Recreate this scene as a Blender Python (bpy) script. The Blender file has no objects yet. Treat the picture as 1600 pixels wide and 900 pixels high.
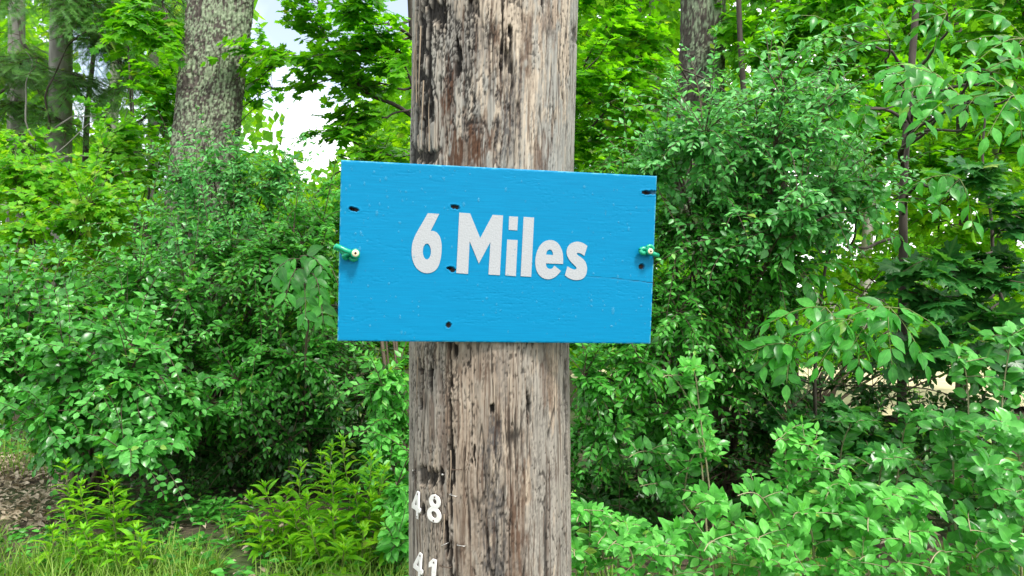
import bpy, math, random
import numpy as np
from mathutils import Matrix, Vector

C = bpy.context.scene
F = 1164.0            # focal length in photograph pixels (1600 wide)
CAMZ = 1.10

# ------------------------------------------------------------------ camera
cam_d = bpy.data.cameras.new('camera')
cam_d.sensor_width = 36.0
cam_d.lens = 36.0 * F / 1600.0
cam_d.clip_start = 0.05
cam_d.clip_end = 2000
cam_d.dof.use_dof = False
cam = bpy.data.objects.new('camera', cam_d)
cam.location = (0, 0, CAMZ)
cam.rotation_euler = (math.pi / 2, 0, 0)
C.collection.objects.link(cam)
C.camera = cam

# ------------------------------------------------------------------ sky and sun
SUN_EL, SUN_AZ = math.radians(56), math.radians(150)      # azimuth from +Y clockwise: behind the camera, a little to the right
w = bpy.data.worlds.new('World'); C.world = w; w.use_nodes = True
nt = w.node_tree; nt.nodes.clear()
out = nt.nodes.new('ShaderNodeOutputWorld'); bg = nt.nodes.new('ShaderNodeBackground')
sky = nt.nodes.new('ShaderNodeTexSky'); sky.sky_type = 'NISHITA'; sky.sun_disc = False
sky.sun_elevation = SUN_EL; sky.sun_rotation = SUN_AZ
sky.air_density = 1.0; sky.dust_density = 1.2
tc = nt.nodes.new('ShaderNodeTexCoord')
cn = nt.nodes.new('ShaderNodeTexNoise'); cn.inputs['Scale'].default_value = 2.3; cn.inputs['Detail'].default_value = 5
cr = nt.nodes.new('ShaderNodeValToRGB'); cr.color_ramp.elements[0].position = .40; cr.color_ramp.elements[1].position = .56
cr.color_ramp.elements[0].color = (.16, .16, .16, 1); cr.color_ramp.elements[1].color = (1, 1, 1, 1)
mx = nt.nodes.new('ShaderNodeMix'); mx.data_type = 'RGBA'
mx.inputs[7].default_value = (13.0, 13.0, 12.6, 1)         # bright white cloud, in the units of the physical sky
cmap = nt.nodes.new('ShaderNodeMapping'); cmap.inputs['Location'].default_value = (10.23783, 18.68308, 12.4653)     # where the cloud lies open
nt.links.new(tc.outputs['Generated'], cmap.inputs['Vector']); nt.links.new(cmap.outputs['Vector'], cn.inputs['Vector'])
nt.links.new(cn.outputs['Fac'], cr.inputs['Fac'])
nt.links.new(cr.outputs['Color'], mx.inputs[0])
nt.links.new(sky.outputs['Color'], mx.inputs[6])
nt.links.new(mx.outputs[2], bg.inputs['Color'])
bg.inputs['Strength'].default_value = 0.10
nt.links.new(bg.outputs['Background'], out.inputs['Surface'])
sun_d = bpy.data.lights.new('sun', 'SUN'); sun_d.energy = 2.2; sun_d.angle = math.radians(11); sun_d.color = (1, .96, .9)
sun = bpy.data.objects.new('sun', sun_d); C.collection.objects.link(sun)
sdir = Vector((math.sin(SUN_AZ) * math.cos(SUN_EL), math.cos(SUN_AZ) * math.cos(SUN_EL), math.sin(SUN_EL)))
sun.rotation_euler = sdir.to_track_quat('Z', 'Y').to_euler()
C.view_settings.view_transform = 'Standard'; C.view_settings.look = 'None'
C.view_settings.exposure = 1.16; C.view_settings.gamma = 1.0
C.cycles.max_bounces = 8; C.cycles.diffuse_bounces = 4; C.cycles.transmission_bounces = 6; C.cycles.transparent_max_bounces = 6

rng = np.random.default_rng(11)
random.seed(5)

# ------------------------------------------------------------------ helpers
def P3(x, y, d):
    """a place in the world from where it lies in the photograph and how far away it is"""
    return np.array([(x - 800) / F * d, d, CAMZ - (y - 450) / F * d])

def nrm(a): return a / np.maximum(np.linalg.norm(a, axis=-1, keepdims=True), 1e-9)

_tab = np.random.default_rng(3).random((64, 256, 256)).astype(np.float32)
def vnoise(u, v, seed=0):
    t = _tab[seed % 64]
    iu = np.floor(u).astype(int); iv = np.floor(v).astype(int)
    fu = u - iu; fv = v - iv
    fu = fu * fu * (3 - 2 * fu); fv = fv * fv * (3 - 2 * fv)
    a = t[iu & 255, iv & 255]; b = t[(iu + 1) & 255, iv & 255]; c = t[iu & 255, (iv + 1) & 255]; d = t[(iu + 1) & 255, (iv + 1) & 255]
    return (a * (1 - fu) + b * fu) * (1 - fv) + (c * (1 - fu) + d * fu) * fv
def fbm(u, v, seed, n=4):
    s = 0; a = 1; tot = 0
    for k in range(n):
        s = s + a * vnoise(u * 2 ** k, v * 2 ** k, seed + k); tot += a; a *= .5
    return s / tot
def sstep(a, b, x):
    t = np.clip((x - a) / (b - a), 0, 1); return t * t * (3 - 2 * t)

def mesh_np(name, verts, faces, mat=None, smooth=False, attrs=None, face_sizes=None):
    """faces: (N,k) array or list of arrays of different k"""
    me = bpy.data.meshes.new(name)
    if not isinstance(faces, list): faces = [faces]
    faces = [f for f in faces if len(f)]
    loops = np.concatenate([f.ravel() for f in faces]).astype(np.int32)
    sizes = np.concatenate([np.full(len(f), f.shape[1], np.int32) for f in faces])
    starts = np.concatenate([[0], np.cumsum(sizes)[:-1]]).astype(np.int32)
    me.vertices.add(len(verts)); me.vertices.foreach_set('co', np.asarray(verts, np.float32).ravel())
    me.loops.add(len(loops)); me.loops.foreach_set('vertex_index', loops)
    me.polygons.add(len(sizes)); me.polygons.foreach_set('loop_start', starts)
    if smooth: me.polygons.foreach_set('use_smooth', np.ones(len(sizes), bool))
    for k, (ty, arr) in (attrs or {}).items():
        at = me.attributes.new(k, ty, 'POINT')
        at.data.foreach_set({'FLOAT': 'value', 'FLOAT_VECTOR': 'vector', 'FLOAT_COLOR': 'color'}[ty], np.asarray(arr, np.float32).ravel())
    me.update(calc_edges=True)
    if mat: me.materials.append(mat)
    return me

def link(name, me, parent=None, loc=None, kind=None):
    o = bpy.data.objects.new(name, me); C.collection.objects.link(o)
    if parent is not None: o.parent = parent
    if loc is not None: o.location = loc
    if kind: o['kind'] = kind
    return o
def thing(name, label, cat, loc=(0, 0, 0), group=None, data=None):
    o = link(name, data, None, loc)
    o['label'] = label; o['category'] = cat
    if group: o['group'] = group
    return o

def grid_faces(nr, nc, wrap=False):
    i = np.arange(nr - 1)[:, None]; j = np.arange(nc if wrap else nc - 1)[None, :]
    j2 = (j + 1) % nc
    a = i * nc + j; b = i * nc + j2; c = (i + 1) * nc + j2; d = (i + 1) * nc + j
    return np.stack([a, b, c, d], -1).reshape(-1, 4)

def tubes(paths, r0, r1, sides=4, power=1.0):
    """paths (T,K,3) -> verts, quads; r0, r1 (T,)"""
    T, K, _ = paths.shape
    tan = np.gradient(paths, axis=1); tan = nrm(tan)
    ref = np.where(np.abs(tan[..., 2:3]) > .9, np.array([1., 0, 0]), np.array([0, 0, 1.]))
    s = nrm(np.cross(tan, ref)); u = np.cross(s, tan)
    t = np.linspace(0, 1, K)[None, :] ** power
    r = (r0[:, None] * (1 - t) + r1[:, None] * t)
    a = np.arange(sides) / sides * 2 * np.pi
    v = paths[:, :, None, :] + r[:, :, None, None] * (np.cos(a)[None, None, :, None] * s[:, :, None, :] + np.sin(a)[None, None, :, None] * u[:, :, None, :])
    base = grid_faces(K, sides, True)
    f = base[None] + (np.arange(T) * K * sides)[:, None, None]
    return v.reshape(-1, 3), f.reshape(-1, 4)

def bez(a, b, c, K):
    t = np.linspace(0, 1, K)[None, :, None]
    return (1 - t) ** 2 * a[:, None] + 2 * t * (1 - t) * b[:, None] + t ** 2 * c[:, None]

# ------------------------------------------------------------------ materials
def mat_new(name):
    m = bpy.data.materials.new(name); m.use_nodes = True
    n = m.node_tree.nodes; n.clear()
    o = n.new('ShaderNodeOutputMaterial'); b = n.new('ShaderNodeBsdfPrincipled')
    m.node_tree.links.new(b.outputs[0], o.inputs[0])
    return m, n, m.node_tree.links, b, o

def leaf_mat(name, cols, rough=.38, trans=.35, tcol=None, vein=.5, spec=.5, spot=(.24, .34, .045)):
    m, n, l, b, o = mat_new(name)
    at = n.new('ShaderNodeAttribute'); at.attribute_name = 'rnd'
    oi = n.new('ShaderNodeObjectInfo')
    ad = n.new('ShaderNodeMath'); ad.operation = 'ADD'; fr = n.new('ShaderNodeMath'); fr.operation = 'FRACT'
    l.new(at.outputs['Fac'], ad.inputs[0]); l.new(oi.outputs['Random'], ad.inputs[1]); l.new(ad.outputs[0], fr.inputs[0])
    rp = n.new('ShaderNodeValToRGB')
    el = rp.color_ramp.elements
    while len(el) < len(cols): el.new(.5)
    for i, c in enumerate(cols):
        el[i].position = .978 * i / (len(cols) - 1); el[i].color = (*c, 1)
    if len(cols) == 3 and spot: el.new(1.0).color = (*spot, 1)      # a few leaves gone yellow
    l.new(fr.outputs[0], rp.inputs['Fac'])
    # midrib and side veins from the leaf's own coordinates
    uv = n.new('ShaderNodeAttribute'); uv.attribute_name = 'leafuv'
    sp = n.new('ShaderNodeSeparateXYZ'); l.new(uv.outputs['Vector'], sp.inputs[0])
    ab = n.new('ShaderNodeMath'); ab.operation = 'ABSOLUTE'; l.new(sp.outputs['X'], ab.inputs[0])
    mr = n.new('ShaderNodeMapRange'); l.new(ab.outputs[0], mr.inputs[0])
    mr.inputs[1].default_value = .03; mr.inputs[2].default_value = .10; mr.inputs[3].default_value = 1; mr.inputs[4].default_value = 0
    sl = n.new('ShaderNodeMath'); sl.operation = 'MULTIPLY_ADD'; l.new(ab.outputs[0], sl.inputs[0]); sl.inputs[1].default_value = -.55; l.new(sp.outputs['Y'], sl.inputs[2])
    sc = n.new('ShaderNodeMath'); sc.operation = 'MULTIPLY'; sc.inputs[1].default_value = 44; l.new(sl.outputs[0], sc.inputs[0])
    sn = n.new('ShaderNodeMath'); sn.operation = 'SINE'; l.new(sc.outputs[0], sn.inputs[0])
    m2 = n.new('ShaderNodeMapRange'); l.new(sn.outputs[0], m2.inputs[0]); m2.inputs[1].default_value = .82; m2.inputs[2].default_value = 1.0; m2.inputs[4].default_value = .45
    mxv = n.new('ShaderNodeMath'); mxv.operation = 'MAXIMUM'; l.new(mr.outputs[0], mxv.inputs[0]); l.new(m2.outputs[0], mxv.inputs[1])
    vs = n.new('ShaderNodeMath'); vs.operation = 'MULTIPLY'; l.new(mxv.outputs[0], vs.inputs[0]); vs.inputs[1].default_value = vein
    mc = n.new('ShaderNodeMix'); mc.data_type = 'RGBA'; mc.blend_type = 'MIX'
    l.new(vs.outputs[0], mc.inputs[0]); l.new(rp.outputs['Color'], mc.inputs[6])
    br = n.new('ShaderNodeMix'); br.data_type = 'RGBA'; br.blend_type = 'ADD'; br.inputs[0].default_value = 1
    l.new(rp.outputs['Color'], br.inputs[6]); br.inputs[7].default_value = (.07, .11, .035, 1)
    l.new(br.outputs[2], mc.inputs[7])
    # blotchy age of the leaf
    ge = n.new('ShaderNodeNewGeometry'); nz = n.new('ShaderNodeTexNoise'); nz.inputs['Scale'].default_value = 45; nz.inputs['Detail'].default_value = 2
    l.new(ge.outputs['Position'], nz.inputs['Vector'])
    mr3 = n.new('ShaderNodeMapRange'); l.new(nz.outputs['Fac'], mr3.inputs[0]); mr3.inputs[1].default_value = .3; mr3.inputs[2].default_value = .7; mr3.inputs[3].default_value = .78; mr3.inputs[4].default_value = 1.2
    ml = n.new('ShaderNodeMix'); ml.data_type = 'RGBA'; ml.blend_type = 'MULTIPLY'; ml.inputs[0].default_value = 1
    l.new(mc.outputs[2], ml.inputs[6]); l.new(mr3.outputs[0], ml.inputs[7])
    l.new(ml.outputs[2], b.inputs['Base Color'])
    b.inputs['Roughness'].default_value = rough; b.inputs['Specular IOR Level'].default_value = spec
    tr = n.new('ShaderNodeBsdfTranslucent')
    tm = n.new('ShaderNodeMix'); tm.data_type = 'RGBA'; tm.blend_type = 'MULTIPLY'; tm.inputs[0].default_value = 1
    l.new(ml.outputs[2], tm.inputs[6]); tm.inputs[7].default_value = (*(tcol or (2.6, 2.2, .9)), 1)
    l.new(tm.outputs[2], tr.inputs['Color'])
    ms = n.new('ShaderNodeMixShader'); ms.inputs[0].default_value = trans
    l.new(b.outputs[0], ms.inputs[1]); l.new(tr.outputs[0], ms.inputs[2]); l.new(ms.outputs[0], o.inputs[0])
    return m

def plain_mat(name, col, rough=.7, var=.25, scale=30, metal=0, bump=0, stretch=None, spec=.4):
    m, n, l, b, o = mat_new(name)
    tc = n.new('ShaderNodeTexCoord'); nz = n.new('ShaderNodeTexNoise'); nz.inputs['Scale'].default_value = scale; nz.inputs['Detail'].default_value = 5
    mp = n.new('ShaderNodeMapping'); l.new(tc.outputs['Object'], mp.inputs[0]); l.new(mp.outputs[0], nz.inputs['Vector'])
    if stretch: mp.inputs['Scale'].default_value = stretch
    mr = n.new('ShaderNodeMapRange'); l.new(nz.outputs['Fac'], mr.inputs[0]); mr.inputs[1].default_value = .25; mr.inputs[2].default_value = .75
    mr.inputs[3].default_value = 1 - var; mr.inputs[4].default_value = 1 + var
    mm = n.new('ShaderNodeMix'); mm.data_type = 'RGBA'; mm.blend_type = 'MULTIPLY'; mm.inputs[0].default_value = 1
    mm.inputs[6].default_value = (*col, 1); l.new(mr.outputs[0], mm.inputs[7]); l.new(mm.outputs[2], b.inputs['Base Color'])
    b.inputs['Roughness'].default_value = rough; b.inputs['Metallic'].default_value = metal; b.inputs['Specular IOR Level'].default_value = spec
    if bump:
        bp = n.new('ShaderNodeBump'); bp.inputs['Strength'].default_value = bump; bp.inputs['Distance'].default_value = .002
        l.new(nz.outputs['Fac'], bp.inputs['Height']); l.new(bp.outputs[0], b.inputs['Normal'])
    return m

def attr_mat(name, attr='col', rough=.85, fine=60, fvar=.22, stretch=(1, 1, 1), bump=.35, spec=.25, dist=.0015):
    """base colour from the object's own colour attribute, broken up by fine grain"""
    m, n, l, b, o = mat_new(name)
    at = n.new('ShaderNodeAttribute'); at.attribute_name = attr
    tc = n.new('ShaderNodeTexCoord'); mp = n.new('ShaderNodeMapping'); mp.inputs['Scale'].default_value = stretch
    nz = n.new('ShaderNodeTexNoise'); nz.inputs['Scale'].default_value = fine; nz.inputs['Detail'].default_value = 6; nz.inputs['Roughness'].default_value = .65
    l.new(tc.outputs['Object'], mp.inputs[0]); l.new(mp.outputs[0], nz.inputs['Vector'])
    mr = n.new('ShaderNodeMapRange'); l.new(nz.outputs['Fac'], mr.inputs[0]); mr.inputs[1].default_value = .3; mr.inputs[2].default_value = .7
    mr.inputs[3].default_value = 1 - fvar; mr.inputs[4].default_value = 1 + fvar
    mm = n.new('ShaderNodeMix'); mm.data_type = 'RGBA'; mm.blend_type = 'MULTIPLY'; mm.inputs[0].default_value = 1
    l.new(at.outputs['Color'], mm.inputs[6]); l.new(mr.outputs[0], mm.inputs[7]); l.new(mm.outputs[2], b.inputs['Base Color'])
    b.inputs['Roughness'].default_value = rough; b.inputs['Specular IOR Level'].default_value = spec
    bp = n.new('ShaderNodeBump'); bp.inputs['Strength'].default_value = bump; bp.inputs['Distance'].default_value = dist
    l.new(nz.outputs['Fac'], bp.inputs['Height']); l.new(bp.outputs[0], b.inputs['Normal'])
    return m, n, l, b

def srgb(r, g, b): return tuple(((c / 255) / 12.92 if c / 255 <= .04045 else ((c / 255 + .055) / 1.055) ** 2.4) for c in (r, g, b))

M_TWIG = plain_mat('twig_bark', (.10, .075, .05), .8, .3, 40)
M_STEM = plain_mat('green_stem', (.16, .20, .06), .6, .25, 40)
M_PALE = plain_mat('pale_stem', (.30, .28, .16), .6, .25, 40)
M_DARK = plain_mat('dark_bark', (.055, .045, .036), .85, .4, 25, bump=.6, stretch=(1, 1, .3))
M_GREY = plain_mat('grey_bark', (.26, .25, .225), .85, .4, 18, bump=.6, stretch=(1, 1, .25))

# ================================================================== the ground
def gz(x, y):
    return .05 * (vnoise(np.asarray(x) * .9 + 40, np.asarray(y) * .9 + 40, 5) - .5) + .02 * (vnoise(np.asarray(x) * 3 + 10, np.asarray(y) * 3 + 10, 6) - .5)

def build_ground():
    near = np.concatenate([[-600, -120, -40, -18], np.linspace(-10, 10, 120), [18, 40, 120, 600]])
    yy = np.concatenate([[-600, -120, -30, -8], np.linspace(-2, 14, 100), [22, 50, 150, 900]])
    X, Y = np.meshgrid(near, yy)
    Z = gz(X, Y) * (np.abs(X) < 11) * (Y < 15) * (Y > -3)
    m, n, l, b, o = mat_new('forest_floor')
    ge = n.new('ShaderNodeNewGeometry')
    n1 = n.new('ShaderNodeTexNoise'); n1.inputs['Scale'].default_value = 1.3; n1.inputs['Detail'].default_value = 6
    n2 = n.new('ShaderNodeTexNoise'); n2.inputs['Scale'].default_value = 38; n2.inputs['Detail'].default_value = 6
    l.new(ge.outputs['Position'], n1.inputs[0]); l.new(ge.outputs['Position'], n2.inputs[0])
    r = n.new('ShaderNodeValToRGB'); r.color_ramp.elements[0].color = (.035, .026, .016, 1); r.color_ramp.elements[1].color = (.11, .085, .05, 1)
    r.color_ramp.elements[0].position = .35; r.color_ramp.elements[1].position = .68
    g = n.new('ShaderNodeValToRGB'); g.color_ramp.elements[0].color = (.03, .05, .015, 1); g.color_ramp.elements[1].color = (.09, .13, .035, 1)
    l.new(n2.outputs[0], r.inputs[0]); l.new(n2.outputs[0], g.inputs[0])
    s = n.new('ShaderNodeValToRGB'); s.color_ramp.elements[0].position = .45; s.color_ramp.elements[1].position = .58
    l.new(n1.outputs[0], s.inputs[0])
    mm = n.new('ShaderNodeMix'); mm.data_type = 'RGBA'; l.new(s.outputs[0], mm.inputs[0]); l.new(r.outputs[0], mm.inputs[6]); l.new(g.outputs[0], mm.inputs[7])
    l.new(mm.outputs[2], b.inputs['Base Color']); b.inputs['Roughness'].default_value = .95
    bp = n.new('ShaderNodeBump'); bp.inputs['Strength'].default_value = .7; bp.inputs['Distance'].default_value = .02
    l.new(n2.outputs[0], bp.inputs['Height']); l.new(bp.outputs[0], b.inputs['Normal'])
    o = link('ground', mesh_np('ground', np.stack([X, Y, Z], -1).reshape(-1, 3), grid_faces(*X.shape), m, True), kind='structure')
    # pale dry clearing seen through the bushes
    xs = np.linspace(1.0, 9, 40); ys = np.linspace(6.4, 10.5, 24); X, Y = np.meshgrid(xs, ys)
    m2 = plain_mat('dry_clearing', (.62, .54, .34), .95, .25, 6)
    k = link('field', mesh_np('field', np.stack([X + .3 * np.sin(Y * 2), Y + .25 * np.sin(X * 1.7), np.full_like(X, .045)], -1).reshape(-1, 3), grid_faces(*X.shape), m2, True), kind='structure')
build_ground()

# ================================================================== the utility pole
POLE_D, POLE_R = 1.655, .177
def pole_axis(z):
    y = 450 - (z - CAMZ) / POLE_D * F
    return (765.5 + np.interp(y, [-400, 0, 260, 450, 540, 900, 1300], [14, 8.5, 3.5, -.5, -1, 1, 5]) - 800) / F * POLE_D
def pole_rad(z):
    y = 450 - (z - CAMZ) / POLE_D * F
    return POLE_R * np.interp(y, [-3000, -400, 0, 130, 260, 450, 540, 900, 1300], [.92, 1.03, 1.032, 1.025, 1.022, 1.0, 1.0, 1.012, 1.03])

def build_pole():
    front = np.linspace(-92, 92, 370); back = np.linspace(92, 268, 30)[1:-1]
    th = np.radians(np.concatenate([front, back]))
    z = np.concatenate([[-.3, 0, .15, .3], np.linspace(.40, 1.80, 460), [1.9, 2.2, 2.8, 3.6, 4.6, 5.8, 7.0]])
    T, Z = np.meshgrid(th, z)
    R0 = pole_rad(Z)
    U = T * POLE_R * 1000                  # mm round the pole
    V = Z * 1000
    Tc = np.clip(T, -1.46, 1.46); dep = POLE_D - POLE_R * np.cos(Tc)
    py = 450 - (Z - CAMZ) / dep * F                 # photograph rows and columns of the pole's face, used to place its marks
    px = 765.5 + F * POLE_R * np.sin(Tc) / dep
    wob = 9 * (vnoise(U / 40 + 50, V / 90 + 50, 21) - .5) + 6 * (fbm(U / 12 + 9, V / 60 + 9, 22, 3) - .5)
    Uw = U + wob
    grain = fbm(Uw / 2.6 + 300, V / 120 + 77, 1, 3)
    grain2 = fbm(Uw / 7 + 300, V / 260 + 17, 8, 3)
    ridge = np.abs(vnoise(Uw / 13 + 200, V / 330 + 30, 12) - .5) * 2
    crack = sstep(.075, .0, ridge) * sstep(.34, .52, vnoise(Uw / 30 + 11, V / 170 + 5, 14))
    ridge2 = np.abs(vnoise(Uw / 6 + 100, V / 150 + 60, 16) - .5) * 2
    crack2 = sstep(.10, .0, ridge2) * sstep(.36, .54, vnoise(Uw / 22 + 31, V / 90 + 45, 17))
    pit = sstep(.72, .80, vnoise(U / 3.2 + 20, V / 7 + 20, 18)) * sstep(.45, .62, vnoise(U / 45 + 3, V / 120 + 8, 19))
    nA = fbm(U / 9 + 70, V / 26 + 70, 30, 4); nB = fbm(U / 4 + 170, V / 60 + 70, 35, 3)
    edge = 1.15 * (nA - .5) + 1.3 * (nB - .5)

    def patch(x0, x1, y0, y1, soft=1.0, amt=1.0):
        """a mark on the wood with a torn, grain-following edge"""
        hx = (x1 - x0) / 2; hy = (y1 - y0) / 2
        d = np.maximum(np.abs(px - (x0 + x1) / 2) / hx, np.abs(py - (y0 + y1) / 2) / hy)
        return amt * sstep(.25 * soft, -.25 * soft, d - 1 + edge * 1.6)
    def many(rows): 
        s = np.zeros_like(px)
        for r in rows: s = np.maximum(s, patch(*r))
        return np.clip(s, 0, 1)
    def mottle(lo, hi, su, sv, seed): return sstep(lo, hi, fbm(U / su + 33, V / sv + 33, seed, 3))

    grey = many([(838, 905, -60, 280, 2), (812, 845, 40, 280, 1.5, .7), (640, 700, 520, 720, 2, .8), (818, 900, 520, 960, 2, .95), (636, 652, -60, 960, 1), (660, 720, 20, 200, 2, .7)])
    brown = many([(688, 708, 110, 200), (698, 768, 196, 275, .8), (712, 760, 215, 262, .8), (700, 712, 240, 275), (764, 778, 30, 75, 1, .8), (812, 826, 30, 120, 1, .7), (832, 850, 215, 270, 1, .8), (838, 862, 0, 60, 1.2, .6),
                  (704, 780, 640, 900, 2.4, .42), (796, 824, 720, 960, 1.5, .85), (690, 712, 560, 800, 1.5, .6), (850, 866, 560, 630, 1, .8), (700, 780, 540, 600, 2, .4)])
    tan = many([(752, 832, -60, 130, 1.5), (772, 784, 90, 275), (816, 836, 60, 275), (738, 760, 20, 80, 1, .7), (866, 880, -10, 160, 1), (852, 864, -10, 40, 1), (862, 872, 555, 650, .7), (818, 830, 725, 800, .8), (768, 812, 545, 760, 2, .5), (720, 760, 560, 900, 2, .5)])
    slate = many([(778, 802, 105, 275, 1.2), (730, 760, 35, 105, 1.6, .75), (806, 812, 110, 275), (700, 725, 20, 130, 2, .5), (772, 786, 645, 725, 1.2), (762, 786, 740, 960, 1.4, .9), (784, 800, 540, 640, 1.5, .6), (740, 750, 160, 210, 1, .6)])
    black = many([(651, 664, -30, 150, .6), (660, 671, 60, 235, .7), (646, 652, -30, 120, .7), (664, 674, 100, 170, .6), (648, 654, 140, 275, .7), (672, 693, 0, 46, .7), (664, 676, 5, 60, .8), (712, 720, 74, 112, .5), (786, 797, 72, 112, .7, .8), (684, 690, 112, 140, .6),
                  (668, 676, 160, 200, .7), (642, 652, 215, 275, .8), (656, 684, 236, 258, .8, .9), (726, 740, 0, 20, .9, .8), (779, 783, -30, 70, .6, .9), (790, 794, 44, 58, .4), (838, 844, -20, 14, .5),
                  (884, 892, 40, 70, .9, .7), (655, 700, 733, 757, .5, .82), (678, 702, 734, 760, .45), (709, 717, 690, 768, .5), (698, 707, 818, 852, .6), (713, 721, 540, 566, .5), (827, 833, 612, 652, .4),
                  (660, 665, 570, 605, .5), (676, 681, 582, 618, .5), (659, 663, 620, 640, .5), (706, 711, 520, 960, .32, .85), (742, 746, 695, 720, .5), (770, 778, 632, 644, .5), (803, 806, 655, 670, .4), (884, 888, 590, 760, .4, .7), (661, 669, 788, 812, .5)])
    # mottling of the tarry parts
    mot = mottle(.49, .56, 2.6, 6, 40) * mottle(.40, .52, 22, 70, 44) * np.clip(many([(652, 768, -20, 190, 2), (648, 760, 540, 640, 2, .5)]) + .30, 0, 1)
    depth = 3.2 * crack + 1.6 * crack2 + 1.1 * pit + 8.0 * black + .8 * slate + .6 * brown + 1.0 * mot
    disp = (1.6 * (grain - .5) + 1.6 * (grain2 - .5) + 2.2 * (fbm(U / 24 + 5, V / 200 + 5, 50, 3) - .5)) - depth
    rough_c = mottle(.45, .6, 2.2, 3.5, 46)
    disp = disp - .7 * rough_c * (brown + slate * .8 + .25)
    R = R0 + disp / 1000
    X = pole_axis(Z) + R * np.sin(T); Y = POLE_D - R * np.cos(T)
    # colours of the wood itself
    base = np.array(srgb(140, 134, 124)); c_grey = np.array(srgb(139, 138, 132)); c_tan = np.array(srgb(168, 155, 138)); c_brown = np.array(srgb(74, 48, 31)); c_slate = np.array(srgb(70, 69, 69)); c_black = np.array(srgb(20, 17, 15))
    col = np.ones(px.shape + (3,)) * base
    def over(c, a): return col * (1 - a[..., None]) + c * a[..., None]
    col = over(c_tan, np.clip(.65 * sstep(.50, .62, fbm(Uw / 10 + 3, V / 420 + 3, 55, 3)), 0, 1))
    col = over(c_grey, np.clip(.7 * sstep(.52, .62, fbm(Uw / 9 + 13, V / 300 + 3, 58, 3)), 0, 1))
    col = over(c_grey, .9 * grey); col = over(c_tan, .9 * tan)
    lowgray = sstep(520, 560, py) * .25; col = over(np.array(srgb(126, 108, 88)), lowgray)
    col = over(c_brown, .97 * brown * (.5 + .5 * sstep(.35, .55, nB)))
    col = over(c_slate, .9 * slate * (.5 + .5 * mottle(.40, .55, 3, 8, 47)))
    col = over(c_black, .88 * mot)
    col = col * (.66 + .68 * grain[..., None])
    hair = sstep(.06, .0, np.abs(vnoise(Uw / 4.2 + 150, V / 300 + 90, 26) - .5) * 2) * sstep(.38, .55, vnoise(U / 26 + 61, V / 140 + 15, 27))
    col = over(c_black, .72 * hair)
    dg = sstep(.46, .36, grain) * .55 * sstep(.35, .6, vnoise(U / 14 + 8, V / 90 + 8, 60))
    col = over(c_brown * .8, dg)
    col = over(c_black, np.clip(.85 * crack + .65 * crack2 + .7 * pit, 0, .9)); col = over(c_black * .8, .93 * black)
    tor = np.concatenate([np.arange(len(th)), [0]])
    m, n, l, b = attr_mat('weathered_wood', fine=90, fvar=.2, stretch=(1.6, 1.6, .12), bump=.5, rough=.82)
    col4 = np.concatenate([col, np.ones(px.shape + (1,))], -1)
    root = thing('utility_pole', 'thick weathered wooden utility pole with cracks and dark tar stains, carrying the blue board', 'pole', (0, 0, 0))
    me = mesh_np('post', np.stack([X, Y, Z], -1).reshape(-1, 3), grid_faces(len(z), len(th), True), m, True, {'col': ('FLOAT_COLOR', col4)})
    link('post', me, root)
    # top cap disc of the pole
    a = np.linspace(0, 2 * np.pi, 24, endpoint=False)
    v = np.stack([pole_axis(np.array(6.999)) + .155 * np.cos(a), POLE_D + .155 * np.sin(a), np.full(24, 6.996)], -1)
    link('pole_top', mesh_np('pole_top', v, np.arange(24)[None], m), root)
    # long splinters standing off the torn left side
    def splinter(x, y0, y1, wdt):
        K = 7; t = np.linspace(0, 1, K); yy = y0 + (y1 - y0) * t
        zz = CAMZ + (450 - yy) / F * (POLE_D - POLE_R * .8)
        s = (x - 765.5) / 125; ang = math.asin(max(-.98, min(.98, s)))
        rr = pole_rad(zz) + .0005 + .003 * np.sin(t * np.pi)
        p = np.stack([pole_axis(zz) + rr * np.sin(ang + .01 * np.sin(t * 5)), POLE_D - rr * np.cos(ang), zz], -1)
        v, f = tubes(p[None], np.array([wdt]), np.array([wdt * .15]), 5, 1.5)
        cc = np.tile(np.append(srgb(150, 135, 116), 1), (len(v), 1))
        link('splinter', mesh_np('splinter', v, f, m, True, {'col': ('FLOAT_COLOR', cc)}), root)
    for s in [(656, 150, 20, .0016), (662, 30, 160, .0018), (668, 120, 230, .0016), (651, 60, 170, .0015), (679, 235, 150, .0014), (714, 700, 775, .0012), (704, 800, 860, .0014), (663, 560, 640, .0013)]: splinter(*s)
    return root
build_pole()

def pole_point(x, y, off=0.0):
    """point on the pole's face seen at photograph pixel (x, y): position, tangent to the right, outward normal"""
    yy = y; tg = np.linspace(-1.4, 1.4, 2001); ang = float(tg[np.argmin(np.abs(765.5 + F * POLE_R * np.sin(tg) / (POLE_D - POLE_R * np.cos(tg)) - x))])
    d = POLE_D - POLE_R * math.cos(ang)
    z = CAMZ + (450 - yy) / F * d
    r = float(pole_rad(z)) + off
    p = np.array([float(pole_axis(z)) + r * math.sin(ang), POLE_D - r * math.cos(ang), z])
    return p, np.array([math.cos(ang), math.sin(ang), 0]), np.array([math.sin(ang), -math.cos(ang), 0])

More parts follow.
